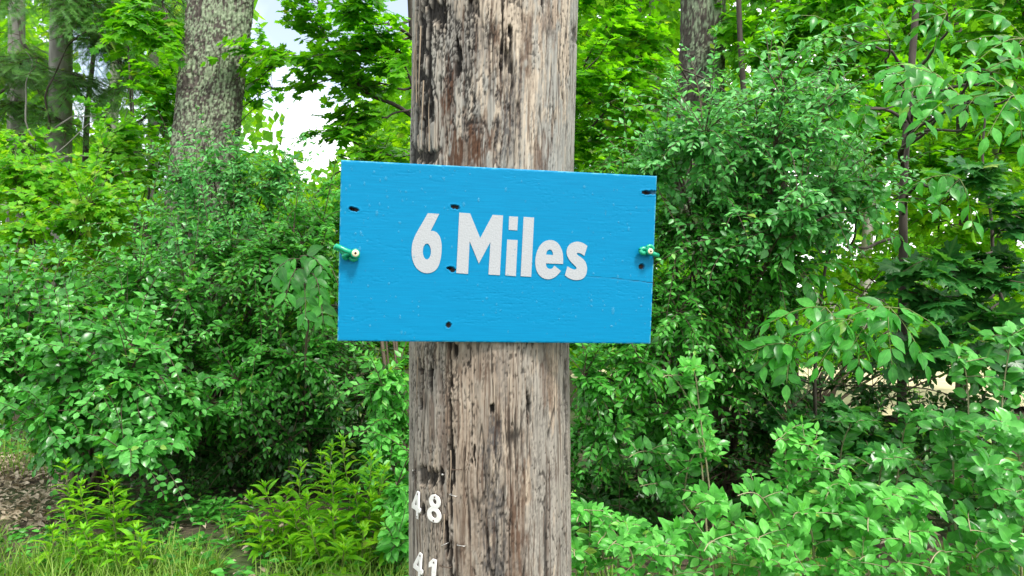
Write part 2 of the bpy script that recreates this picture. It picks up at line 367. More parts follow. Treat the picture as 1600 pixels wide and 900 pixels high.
# ------------------------------------------------------------------ outlines: runs of points, smooth inside a run, corners between runs
def outline(runs, n=8):
    pts = []
    for r in runs:
        r = np.array(r, float)
        if len(r) == 2: pts.append(r[0]); continue
        e = np.vstack([2 * r[0] - r[1], r, 2 * r[-1] - r[-2]])
        for i in range(len(r) - 1):
            p0, p1, p2, p3 = e[i], e[i + 1], e[i + 2], e[i + 3]
            for t in np.linspace(0, 1, n, endpoint=False):
                pts.append(.5 * (2 * p1 + (p2 - p0) * t + (2 * p0 - 5 * p1 + 4 * p2 - p3) * t * t + (3 * p1 - p0 - 3 * p2 + p3) * t ** 3))
    return np.array(pts)
def ellipse(cx, cy, rx, ry, n=32):
    a = np.linspace(0, 2 * np.pi, n, endpoint=False); return np.stack([cx + rx * np.cos(a), cy + ry * np.sin(a)], -1)
def flat_letter(name, loops, thick, bevel=0.0, mat=None):
    """closed 2D loops (holes allowed) -> a thin solid, as a mesh"""
    cu = bpy.data.curves.new(name, 'CURVE'); cu.dimensions = '2D'; cu.fill_mode = 'BOTH'; cu.extrude = thick / 2; cu.bevel_depth = bevel; cu.bevel_resolution = 2
    for lp in loops:
        s = cu.splines.new('POLY'); s.points.add(len(lp) - 1)
        s.points.foreach_set('co', np.concatenate([lp, np.zeros((len(lp), 1)), np.ones((len(lp), 1))], 1).ravel()); s.use_cyclic_u = True
    o = bpy.data.objects.new(name, cu); C.collection.objects.link(o)
    bpy.context.view_layer.update()
    me = bpy.data.meshes.new_from_object(o.evaluated_get(bpy.context.evaluated_depsgraph_get()))
    bpy.data.objects.remove(o); bpy.data.curves.remove(cu)
    me.name = name
    me.materials.clear()
    if mat: me.materials.append(mat)
    return me

# ------------------------------------------------------------------ numerals, staples and nails on the pole
M_ALU = plain_mat('pale_aluminium', srgb(212, 212, 208), .5, .12, 90, bump=.3)
M_NAIL = plain_mat('rusty_nail', (.10, .07, .05), .6, .4, 200, metal=.5)
M_STEEL = plain_mat('dull_steel', (.45, .44, .42), .4, .3, 200, metal=.8)
def numerals():
    W, H = 28., 43.
    def sc(lp): return (np.asarray(lp, float) - .5) * np.array([W, H]) * .00129
    eight = [sc(outline([[(.5, 1), (.78, .93), (.9, .76), (.82, .6), (.72, .53), (.92, .40), (1, .24), (.86, .06), (.5, 0), (.14, .06), (0, .24), (.08, .40), (.28, .53), (.18, .6), (.1, .76), (.22, .93), (.5, 1)]], 5)),
             sc(ellipse(.5, .755, .17, .115, 18)), sc(ellipse(.5, .27, .24, .14, 18))]
    four = [sc([(.58, 1), (.80, 1), (.80, .42), (1.0, .42), (1.0, .27), (.80, .27), (.80, .0), (.58, 0), (.58, .27), (0, .27), (0, .40)]), sc([(.58, .42), (.58, .76), (.24, .42)])]
    one = [sc([(.42, 1), (.66, 1), (.66, 0), (.40, 0), (.40, .74), (.16, .66), (.16, .82)])]
    rows = [('4', four, 656, 787, 4, 'small pale metal numeral 4 left of the numeral 8', [(.68, .92), (.69, .06)]),
            ('8', eight, 684.5, 793.5, 4, 'small pale metal numeral 8 nailed on the pole', [(.5, .92), (.5, .05)]),
            ('4', four, 659, 882, 7, 'small pale metal numeral 4 beside the numeral 1, lower on the pole', [(.68, .92), (.69, .06)]),
            ('1', one, 682.5, 894, 4, 'small pale metal numeral 1 nailed low on the pole', [(.52, .90), (.53, .08)])]
    for ch, loops, x, y, tilt, lab, nails in rows:
        p, tx, nn = pole_point(x, y, .0035)
        R = Matrix(((tx[0], 0, nn[0]), (tx[1], 0, nn[1]), (tx[2], 1, nn[2]))).to_4x4()
        R = Matrix.Translation(p) @ R @ Matrix.Rotation(-math.radians(tilt), 4, 'Z')
        o = thing('numeral', lab, 'house number', group='metal numerals nailed to the pole', data=flat_letter('numeral', loops, .0016, .0009, M_ALU))
        o.matrix_world = R
        for nx, ny in nails:
            a = np.linspace(0, 2 * np.pi, 10, endpoint=False)
            v = np.concatenate([np.stack([.0019 * np.cos(a), .0019 * np.sin(a), np.full(10, -.004)], -1), np.stack([.0019 * np.cos(a), .0019 * np.sin(a), np.full(10, .0022)], -1), [[0, 0, .0028]]])
            v[:, :2] += sc([(nx, ny)])[0]
            k = np.arange(10); k2 = (k + 1) % 10
            link('nail', mesh_np('nail', v, [np.stack([k, k2, k2 + 10, k + 10], -1), np.stack([k + 10, k2 + 10, np.full(10, 20)], -1)], M_NAIL, True), o)
    def staple(x, y, wpx, tilt, lab, mat=M_STEEL, leg=.004):
        p, tx, nn = pole_point(x, y, .001)
        up = np.array([0, 0, 1.]); d = tx * math.cos(tilt) + up * math.sin(tilt); hw = wpx / 2 * .00129
        pts = np.array([p - d * hw - nn * .004, p - d * hw + nn * leg * .6, p - d * hw * .9 + nn * leg, p + d * hw * .9 + nn * leg, p + d * hw + nn * leg * .6, p + d * hw - nn * .004])
        v, f = tubes(pts[None], np.array([.0009]), np.array([.0009]), 6)
        thing('staple', lab, 'staple', group='old staples in the pole', data=mesh_np('staple', v, f, mat, True))
    staple(718, 733, 16, .12, 'dark wire staple bridging the black crack above the numeral 8', M_NAIL)
    staple(713, 773, 12, -.15, 'small pale staple in the crack level with the top of the numeral 8')
    staple(725, 851, 13, -.05, 'thin staple on tan wood to the right of the lower numerals')
    staple(699, 850, 12, .5, 'bent pale staple at the crack above the numeral 1')
    staple(700, 884, 20, .0, 'grey staple beside the top of the numeral 1', M_NAIL)
    def nail(x, y, lab, r=.0024):
        p, tx, nn = pole_point(x, y, 0)
        v, f = tubes(np.array([[p - nn * .01, p + nn * .003, p + nn * .0031, p + nn * .0045, p + nn * .0046]]), np.array([r]), np.array([r]), 8)
        v = v.reshape(5, 8, 3); c = v.mean(1, keepdims=True); v = c + (v - c) * np.array([.5, .5, 1, 1, .2])[:, None, None]
        thing('nail', lab, 'nail', group='old nails in the pole', data=mesh_np('nail', v.reshape(-1, 3), f, M_STEEL, True))
    nail(697, 741, 'shiny nail head in the dark band above the numeral 8'); nail(650, 735, 'pale nail head at the pole edge beside the dark band')
numerals()

# ================================================================== the sign
SG = dict(yaw=0.17831, pitch=0.04803, roll=0.02189, W=0.62515, H=0.34161, loc=(-0.01871, 1.46197, 0.06314 + CAMZ))
SR = Matrix.Rotation(SG['yaw'], 4, 'Z') @ Matrix.Rotation(SG['pitch'], 4, 'X') @ Matrix.Rotation(SG['roll'], 4, 'Y')
SM = Matrix.Translation(SG['loc']) @ SR          # local x right, z up, -y towards the viewer; front face at y = 0
SRn = np.array(SR.to_3x3()); SL = np.array(SG['loc'])
def to_sign(px):
    """photograph pixels -> sign-face coordinates (x, z)"""
    px = np.asarray(px, float); d = np.stack([(px[:, 0] - 800) / F, np.ones(len(px)), (450 - px[:, 1]) / F], -1)
    nn = SRn[:, 1]; o = np.array([0, 0, CAMZ]); t = ((SL - o) @ nn) / (d @ nn)
    q = (o + d * t[:, None] - SL) @ SRn
    return q[:, [0, 2]]

def build_sign():
    W, H, TH = SG['W'], SG['H'], .015
    root = thing('wooden_sign', 'blue painted wooden board with white 6 Miles lettering, tied across the pole', 'sign')
    root.matrix_world = SM
    nx, nz_ = 430, 236
    x = np.linspace(-W / 2, W / 2, nx); z = np.linspace(-H / 2, H / 2, nz_); X, Z = np.meshgrid(x, z)
    U, V = X * 1000 + 400, Z * 1000 + 300
    y = np.zeros_like(X)
    wv = 5 * (vnoise(U / 90, V / 40, 3) - .5)
    y += -.00006 * (fbm(U / 60, (V + wv) / 1.6, 5, 3) - .5) * 2 - .00007 * (fbm(U / 120, (V + wv) / 6, 9, 3) - .5) * 2
    y += .0012 * (fbm(U / 200 + 4, V / 150 + 4, 11, 2) - .5)
    nick = sstep(.74, .8, vnoise(U / 7 + 5, V / 1.8 + 5, 13)) * sstep(.5, .66, vnoise(U / 70 + 2, V / 25 + 9, 15)); y += .00022 * nick
    bare = np.zeros_like(X)
    def hole(px_, py_, rx, rz, slope=0, deep=.007, seed=0, am=1):
        nonlocal y, bare
        c = to_sign([(px_, py_)])[0]
        dx = (X - c[0]); dz = (Z - c[1]) - slope * dx
        r = np.sqrt((dx / (rx * .00124)) ** 2 + (dz / (rz * .00124)) ** 2) + .55 * (fbm(U / 2.2 + seed, V / 1.4 + seed, 20 + seed, 2) - .5) * 2 * .6
        a = sstep(1.15, .75, r); y = y + deep * a; bare = np.maximum(bare, a * am)
        y = y - .0006 * sstep(1.9, 1.2, r) * (1 - a)
    hole(553, 327, 7, 3.2, -.15, seed=1); hole(550, 326, 4, 2.5, seed=7); hole(711, 323.5, 7, 3.2, -.1, seed=2); hole(706, 421, 6, 4, -.2, seed=3); hole(702, 419, 4, 2, seed=9); hole(701, 508, 4.2, 4.2, seed=4)
    hole(1003, 416.5, 5, 4.2, seed=5); hole(1010, 301, 8, 3.5, -.05, seed=6); hole(1020, 301, 12, 3.4, .03, .004, seed=8, am=.6)
    # the hairline split running out to the edge
    cp = to_sign([(640, 424), (780, 424), (905, 431), (960, 435), (1018, 442)]); cz = np.interp(X, cp[:, 0], cp[:, 1]) + .0006 * (vnoise(U / 9, V * 0 + 5, 17) - .5)
    amt = np.interp(X, cp[:, 0], [0, .15, .35, .8, 1]) * (.45 + .55 * sstep(.3, .55, vnoise(U / 14, V * 0 + 9, 18)))
    cl = sstep(.0011, .0002, np.abs(Z - cz)) * amt; y += .0012 * cl; bare = np.maximum(bare, .65 * cl)
    # worn, lightly chipped rim
    ed = np.minimum(np.minimum(W / 2 - np.abs(X), 1), H / 2 - np.abs(Z)) * 1000
    rim = sstep(2.4, .2, ed + 2.4 * (fbm(U / 5 + 6, V / 5 + 6, 23, 3) - .5)); y += .0012 * rim
    worn = .55 * rim * sstep(.42, .6, fbm(U / 9 + 6, V / 9 + 6, 25, 3))
    fr = np.stack([X, y, Z], -1).reshape(-1, 3)
    nF = len(fr)
    # rim loop -> edge thickness -> back
    iL = np.arange(nx); loop = np.concatenate([iL, np.arange(1, nz_) * nx + nx - 1, (nz_ - 1) * nx + np.arange(nx - 2, -1, -1), np.arange(nz_ - 2, 0, -1) * nx])
    nL = len(loop); lv = fr[loop]
    rings = [fr]; fs = [grid_faces(nz_, nx)]
    prev = loop; cur = nF
    k = np.arange(nL); k2 = (k + 1) % nL
    for s in (.003, .006, .009, .012, TH):
        v = lv.copy(); j = .0004 * (vnoise(k / 2.5, np.full(nL, s * 900.), 31) - .5)
        v[:, 0] += np.sign(v[:, 0]) * j * (np.abs(v[:, 0]) > W / 2 - 1e-5); v[:, 2] += np.sign(v[:, 2]) * j * (np.abs(v[:, 2]) > H / 2 - 1e-5); v[:, 1] = s
        idx = cur + k; fs.append(np.stack([prev[k], idx, idx[k2], prev[k2]], -1)); rings.append(v); prev = idx; cur += nL
    fs.append(prev[None, ::-1])
    v = np.concatenate(rings); bareA = np.concatenate([bare.ravel(), np.zeros(nL * 5)]); wornA = np.concatenate([worn.ravel(), np.tile(.35 + .3 * vnoise(k / 6., k * 0., 33), 5)])
    m, n, l, b, o = mat_new('blue_board_paint')
    tcx = n.new('ShaderNodeTexCoord'); mp = n.new('ShaderNodeMapping'); mp.inputs['Scale'].default_value = (6, 60, 130); l.new(tcx.outputs['Object'], mp.inputs[0])
    nz1 = n.new('ShaderNodeTexNoise'); nz1.inputs['Scale'].default_value = 3; nz1.inputs['Detail'].default_value = 6; l.new(mp.outputs[0], nz1.inputs[0])
    rp = n.new('ShaderNodeValToRGB'); rp.color_ramp.elements[0].color = (.000, .180, .36, 1); rp.color_ramp.elements[1].color = (.000, .210, .412, 1); rp.color_ramp.elements[0].position = .3; rp.color_ramp.elements[1].position = .7
    l.new(nz1.outputs[0], rp.inputs[0])
    a1 = n.new('ShaderNodeAttribute'); a1.attribute_name = 'worn'; a2 = n.new('ShaderNodeAttribute'); a2.attribute_name = 'bare'
    m1 = n.new('ShaderNodeMix'); m1.data_type = 'RGBA'; l.new(a1.outputs['Fac'], m1.inputs[0]); l.new(rp.outputs[0], m1.inputs[6]); m1.inputs[7].default_value = (.16, .50, .62, 1)
    m2 = n.new('ShaderNodeMix'); m2.data_type = 'RGBA'; l.new(a2.outputs['Fac'], m2.inputs[0]); l.new(m1.outputs[2], m2.inputs[6]); m2.inputs[7].default_value = (.035, .022, .014, 1)
    l.new(m2.outputs[2], b.inputs['Base Color']); b.inputs['Roughness'].default_value = .5; b.inputs['Specular IOR Level'].default_value = .14
    bp = n.new('ShaderNodeBump'); bp.inputs['Strength'].default_value = .16; bp.inputs['Distance'].default_value = .0005; l.new(nz1.outputs[0], bp.inputs['Height']); l.new(bp.outputs[0], b.inputs['Normal'])
    link('board', mesh_np('board', v, fs, m, True, {'bare': ('FLOAT', bareA), 'worn': ('FLOAT', wornA)}), root)

    # the lettering, traced in the enlarged crop (x0 630, y0 310, 5.333 x), laid flat on the board
    ML = plain_mat('white_lettering', (.37, .39, .41), .6, .04, 300, bump=.3, spec=.25)
    def g(lp): q = to_sign(np.asarray(lp) / 5.3333 + np.array([630, 310])); return q
    L = {}
    L['6'] = [outline([[(205, 123), (300, 129)], [(300, 129), (229, 271)], [(229, 271), (258, 273), (287, 292), (308, 327), (319, 378), (320, 430), (315, 485), (303, 538), (285, 580), (255, 608), (218, 621), (178, 621), (140, 605), (107, 575), (84, 530), (72, 480), (70, 430), (75, 380), (88, 337), (108, 292), (132, 250), (168, 188), (205, 123)]], 4), ellipse(197, 442, 34, 66)]
    L['M'] = [np.array([(467, 118), (557, 125), (641, 331), (745, 137), (831, 142), (805, 640), (710, 634), (726, 364), (630, 543), (553, 356), (540, 629), (442, 622)], float)]
    L['i_dot'] = [np.array([(882, 149), (956, 153), (950, 267), (878, 262)], float)]
    L['i'] = [np.array([(866, 343), (953, 347), (938, 648), (850, 641)], float)]
    L['l'] = [np.array([(1003, 154), (1090, 160), (1066, 653), (978, 648)], float)]
    L['e'] = [outline([[(1331, 546), (1332, 500), (1327, 450), (1310, 405), (1285, 370), (1252, 351), (1215, 347), (1175, 360), (1140, 392), (1116, 438), (1103, 490), (1100, 535), (1105, 580), (1120, 620), (1147, 652), (1180, 669), (1215, 673), (1252, 662), (1285, 638), (1313, 604)], [(1313, 604), (1258, 560)], [(1258, 560), (1245, 580), (1225, 588), (1205, 582), (1192, 565), (1188, 541)], [(1188, 541), (1331, 546)]], 4),
              outline([[(1248, 472), (1190, 468)], [(1190, 468), (1197, 441), (1213, 427), (1232, 429), (1244, 447), (1248, 472)]], 4)]
    L['s'] = [outline([[(1534, 396), (1500, 373), (1460, 361), (1425, 364), (1390, 381), (1368, 411), (1361, 450), (1371, 490), (1394, 525), (1424, 555), (1442, 574), (1440, 588), (1424, 592), (1398, 583), (1368, 566)], [(1368, 566), (1346, 641)], [(1346, 641), (1380, 665), (1420, 678), (1460, 679), (1497, 667), (1521, 638), (1531, 595), (1528, 560), (1515, 525), (1490, 498), (1462, 479), (1445, 464), (1450, 455), (1470, 456), (1490, 465), (1508, 479)], [(1508, 479), (1534, 396)]], 4)]
    for ch, loops in L.items():
        me = flat_letter('letter', [g(lp) for lp in loops], .0009, 0, ML)
        o = link('letter_dot' if ch == 'i_dot' else 'letter', me, root); o.rotation_euler = (math.pi / 2, 0, 0); o.location = (0, -.0007, 0)
    # rain drops on the paint
    Nd = 520; r2 = np.random.default_rng(9)
    dx = r2.uniform(-W / 2 + .006, W / 2 - .006, Nd); dz = r2.uniform(-H / 2 + .006, H / 2 - .006, Nd); dens = vnoise(dx * 9 + 20, dz * 9 + 20, 41)
    tl = to_sign([(640, 330), (918, 440)]); onl = (dx > tl[0, 0]) & (dx < tl[1, 0]) & (dz < tl[0, 1]) & (dz > tl[1, 1])
    ok = r2.random(Nd) < dens * 1.25 * np.where(onl, .3, 1); dx, dz = dx[ok], dz[ok]; Nd = len(dx)
    rad = r2.lognormal(math.log(.0013), .45, Nd).clip(.0006, .0036); el = 1 + 1.2 * r2.random(Nd) ** 3
    # unit dome: 3 rings of 8 and a top
    vs = []
    for e_, s_ in ((0, 1.0), (35, .86), (65, .45)):
        a = np.arange(8) / 8 * 2 * np.pi; vs.append(np.stack([s_ * np.cos(a), np.full(8, -math.sin(math.radians(e_)) * .36), s_ * np.sin(a)], -1))
    vs = np.concatenate(vs + [[[0, -.37, 0]]]); k = np.arange(8); k2 = (k + 1) % 8
    fd = np.concatenate([np.stack([k, k2, k2 + 8, k + 8], -1), np.stack([k + 8, k2 + 8, k2 + 16, k + 16], -1)]); ft = np.stack([k + 16, k2 + 16, np.full(8, 24)], -1)
    dv = vs[None] * rad[:, None, None] * np.array([1, 1, 1.]) ; dv[:, :, 2] *= el[:, None]; dv[:, :, 1] -= .0007; dv += np.stack([dx, np.zeros(Nd), dz], -1)[:, None]
    off = (np.arange(Nd) * 25)[:, None, None]
    mw, n, l, b, o = mat_new('rain_water'); b.inputs['Base Color'].default_value = (.12, .42, .58, 1); b.inputs['Roughness'].default_value = .12; b.inputs['IOR'].default_value = 1.33
    tp = n.new('ShaderNodeBsdfTransparent'); mxs = n.new('ShaderNodeMixShader'); mxs.inputs[0].default_value = .17; l.new(tp.outputs[0], mxs.inputs[1]); l.new(b.outputs[0], mxs.inputs[2]); l.new(mxs.outputs[0], o.inputs[0])
    link('rain_drops', mesh_np('rain_drops', dv.reshape(-1, 3), [(fd[None] + off).reshape(-1, 4), (ft[None] + off).reshape(-1, 3)], mw, True), root, kind='stuff')
build_sign()

def build_ties():
    mg, n, l, b, o = mat_new('green_vinyl'); b.inputs['Base Color'].default_value = (.0, .30, .14, 1); b.inputs['Roughness'].default_value = .22
    nz = n.new('ShaderNodeTexNoise'); nz.inputs['Scale'].default_value = 160; r = n.new('ShaderNodeValToRGB'); r.color_ramp.elements[0].color = (0, .22, .10, 1); r.color_ramp.elements[1].color = (.01, .40, .22, 1); l.new(nz.outputs[0], r.inputs[0]); l.new(r.outputs[0], b.inputs['Base Color'])
    mc = plain_mat('cream_fibre_core', (.70, .62, .42), .7, .2, 400); mk = plain_mat('dark_hollow', (.03, .018, .012), .9, .2, 300)
    def s(px, py, off): q = to_sign([(px, py)])[0]; return [q[0], -off, q[1]]
    def smooth(p, K=30):
        p = np.array(p, float); e = np.vstack([2 * p[0] - p[1], p, 2 * p[-1] - p[-2]]); o = []
        for u in np.linspace(0, len(p) - 1 - 1e-6, K):
            i = int(u); t = u - i; p0, p1, p2, p3 = e[i:i + 4]
            o.append(.5 * (2 * p1 + (p2 - p0) * t + (2 * p0 - 5 * p1 + 4 * p2 - p3) * t * t + (3 * p1 - p0 - 3 * p2 + p3) * t ** 3))
        return np.array(o)
    def tube_obj(name, pts, r, mat, root, K=30, cap=True):
        p = smooth(pts, K); v, f = tubes(p[None], np.array([r]), np.array([r]), 12)
        fs = [f]
        if cap: fs += [np.arange(12)[None, ::-1], (np.arange(12) + (K - 1) * 12)[None]]
        o = link(name, mesh_np(name, v, fs, mat, True), root); return o
    def cut_end(c, d, r, root):
        """a cut cable end: green jacket, pale fibre disc, dark hollow middle"""
        c = np.array(c); d = nrm(np.array(d, float)); a = nrm(np.cross(d, [0, 0, 1.])); b2 = np.cross(a, d); t = np.linspace(0, 2 * np.pi, 18, endpoint=False)
        ring = lambda rad, h: c + d * h + rad * (np.cos(t)[:, None] * a + np.sin(t)[:, None] * b2)
        def lathe(name, prof, mat):
            v = np.concatenate([ring(*q) for q in prof]); link(name, mesh_np(name, v, [grid_faces(len(prof), 18, True), (np.arange(18) + (len(prof) - 1) * 18)[None]], mat, True), root)
        lathe('jacket', [(r * .6, -.014), (r * 1.02, -.010), (r, -.002), (r * .94, 0), (r * .76, -.0004)], mg)
        lathe('core', [(r * .78, -.0012), (r * .70, .0010), (r * .30, .0011)], mc); lathe('hollow', [(r * .30, .0), (r * .26, .0015), (r * .1, .0015)], mk)
    for left in (True, False):
        root = thing('cable_tie', 'green plastic coated cable knotted through the ' + ("board's edge left of the figure 6" if left else "board's edge under the splintered slot"), 'cable', group='green cable ties holding the board'); root.matrix_world = SM
        if left:
            tube_obj('strand', [s(545, 398, -.012), s(545, 398, .004), s(539, 396, .012), s(531, 389, .010), s(524, 386.5, .004)], .0054, mg, root)
            tube_obj('strand', [s(548, 394, .016), s(541, 391.5, .017), s(533, 387.5, .016), s(525, 384.5, .013)], .0050, mg, root)
            tube_obj('strand', [s(541, 404, .006), s(538, 400, .012), s(544, 396, .015), s(553, 397, .010)], .0046, mg, root)
            tube_obj('knot', [s(553 + 6.2 * math.cos(a), 399.5 + 6.2 * math.sin(a), .008) for a in np.linspace(-2.6, 2.9, 9)], .0042, mg, root)
            cut_end(s(556, 395.6, .024), [.12, -1, .06], .0088, root)
        else:
            tube_obj('strand', [s(1009, 395, -.012), s(1009, 395, .006), s(1015, 396, .012), s(1021, 397.5, .009), s(1029, 399, -.006)], .0048, mg, root)
            tube_obj('strand', [s(1005, 396, .012), s(1000, 395, .012), s(998, 391, .010), s(1002, 388.5, .010), s(1009, 389, .010)], .0046, mg, root)
            tube_obj('knot', [s(1012 + 4.6 * math.cos(a), 388.5 + 4 * math.sin(a), .012) for a in np.linspace(2.6, 6.6, 8)], .0040, mg, root)
            cut_end(s(1010.5, 392.6, .022), [.1, -1, .05], .0074, root)
build_ties()

# ================================================================== vegetation
UP = np.array([0, 0, 1.])
def leaf_blade(L=1.0, W=.5, fold=.16, curl=.12, widest=.42, tip=1.6, nseg=4, petiole=.07, wave=0.0):
    """one leaf: axis +Y, upper side +Z; returns verts, faces (quads), uv"""
    t = np.linspace(0, 1, nseg + 1)
    prof = np.where(t < widest, np.sin(t / widest * np.pi / 2) ** .8, np.cos((t - widest) / (1 - widest) * np.pi / 2) ** (tip / 1.6))
    prof[0] = .06; prof[-1] = .02
    v, uv = [], []
    for i, (tt, pw) in enumerate(zip(t, prof)):
        zc = -curl * L * tt ** 2 + .02 * L * math.sin(tt * 3); y = petiole * L + (1 - petiole) * L * tt * (1 - .15 * curl * tt)
        for s in (-1, 0, 1):
            v.append([s * pw * W * L / 2, y, zc + abs(s) * fold * pw * W * L + wave * L * s * math.sin(tt * 9 + s)]); uv.append([s, tt, 0])
    f = []
    for i in range(nseg):
        a = i * 3; f += [[a, a + 1, a + 4, a + 3], [a + 1, a + 2, a + 5, a + 4]]
    return np.array(v), np.array(f), np.array(uv, float)
def maple_blade(droop=.18, fold=.05, sharp=1.0):
    """five pointed lobes round the leaf's base"""
    o = [(0, 0), (.20, -.05), (.42, -.06), (.30, .08), (.52, .16), (.70, .34), (.50, .36), (.40, .42), (.30, .46), (.38, .62), (.34, .74), (.20, .70), (.12, .74), (0, 1.02)]
    pts = np.array(o + [(-x, y) for x, y in o[-2:0:-1]]); n = len(pts)
    pts = np.concatenate([pts, [[0, .30]]]); r = np.hypot(pts[:, 0], pts[:, 1] - .3)
    z = -droop * r ** 2 + fold * np.abs(pts[:, 0]) * np.where(np.arange(n + 1) % 2, 1, -.6)
    k = np.arange(n); f = np.stack([k, (k + 1) % n, np.full(n, n)], -1)
    uv = np.stack([pts[:, 0] * 1.4, pts[:, 1], 0 * z], -1)
    return np.stack([pts[:, 0], pts[:, 1] + .12, z], -1), f, uv
def needle_spray(n=16, wid=.035, ln=.34):
    v, f, uv = [], [], []
    r = np.random.default_rng(n)
    for i in range(n):
        t = i / n; 
        for s in (-1, 1):
            b = len(v); a = np.array([0, t, 0]); d = nrm(np.array([s * .8, .75, r.normal(0, .25)])) * ln * (1.05 - .55 * t) * r.uniform(.7, 1.1); p = np.array([.7, -.6 * s, 0]) * wid / 2
            v += [a + p, a - p, a + d]; f.append([b, b + 1, b + 2]); uv += [[0.5, t, 0]] * 3
    return np.array(v), np.array(f), np.array(uv, float)

BLADES = {
    'oval': [leaf_blade(1, .52, .14, .10), leaf_blade(1, .48, .20, .22), leaf_blade(1, .56, .08, .02, wave=.015)],
    'round': [leaf_blade(1, .66, .12, .12, .45, 1.3), leaf_blade(1, .60, .18, .22, .45, 1.3), leaf_blade(1, .70, .08, .05, .45, 1.3, wave=.015)],
    'ash': [leaf_blade(1, .42, .12, .16, .42, 1.9, 5), leaf_blade(1, .38, .16, .30, .42, 1.9, 5, wave=.012), leaf_blade(1, .46, .08, .10, .40, 1.9, 5, wave=.015)],
    'lance': [leaf_blade(1, .23, .14, .20, .40, 1.8, 4), leaf_blade(1, .27, .18, .45, .42, 1.8, 4), leaf_blade(1, .25, .10, .30, .38, 1.8, 4, wave=.02)],
    'maple': [maple_blade(.18, .05), maple_blade(.32, .10), maple_blade(.08, .14)],
    'needle': [needle_spray(11, .05), needle_spray(12, .05)],
    'pinna': [leaf_blade(1, .30, .06, .15, .2, 2, 2, 0)],
}
def leaf_low(L=1.0, W=.5, fold=.16, curl=.12, widest=.42, tip=1.6, *a, **k):
    rows = [(.30, .92), (.66, .80 if tip < 1.5 else .68)]
    v, uv = [[0, .06, 0]], [[0, 0, 0]]
    for t, pw in rows:
        for sgn in (-1, 0, 1): v.append([sgn * pw * W / 2, .07 + .93 * t, -curl * t * t + abs(sgn) * fold * pw * W]); uv.append([sgn, t, 0])
    v.append([0, 1 - .1 * curl, -curl]); uv.append([0, 1, 0])
    return np.array(v), np.array([[0, 2, 1], [0, 3, 2], [1, 2, 5], [1, 5, 4], [2, 3, 6], [2, 6, 5], [4, 5, 7], [5, 6, 7]]), np.array(uv, float)
def maple_low(droop, fold):
    o = [(0, .02), (.36, -.04), (.36, .12), (.70, .34), (.38, .44), (.36, .72), (.16, .70), (0, 1.02)]
    pts = np.array(o + [(-x, y) for x, y in o[-2:0:-1]]); n = len(pts); pts = np.concatenate([pts, [[0, .30]]]); r = np.hypot(pts[:, 0], pts[:, 1] - .3)
    z = -droop * r ** 2 + fold * np.abs(pts[:, 0]) * np.where(np.arange(n + 1) % 2, 1, -.6); k = np.arange(n)
    return np.stack([pts[:, 0], pts[:, 1] + .12, z], -1), np.stack([k, (k + 1) % n, np.full(n, n)], -1), np.stack([pts[:, 0] * 1.4, pts[:, 1], 0 * z], -1)
LOW = {
    'oval': [leaf_low(1, .52, .14, .10), leaf_low(1, .48, .20, .22), leaf_low(1, .56, .08, .02)],
    'round': [leaf_low(1, .66, .12, .12, .45, 1.3), leaf_low(1, .60, .18, .22, .45, 1.3), leaf_low(1, .70, .08, .05, .45, 1.3)],
    'ash': [leaf_low(1, .42, .12, .16, .42, 1.9), leaf_low(1, .38, .16, .30, .42, 1.9), leaf_low(1, .46, .08, .10, .40, 1.9)],
    'lance': [leaf_low(1, .23, .14, .20, .40, 1.8), leaf_low(1, .27, .18, .45, .42, 1.8), leaf_low(1, .25, .10, .30, .38, 1.8)],
    'maple': [maple_low(.18, .05), maple_low(.32, .10), maple_low(.08, .14)],
    'pinna': [leaf_low(1, .30, .06, .15, .2, 2)],
}
ALL = []          # every plant's leaves, sorted out after all are grown

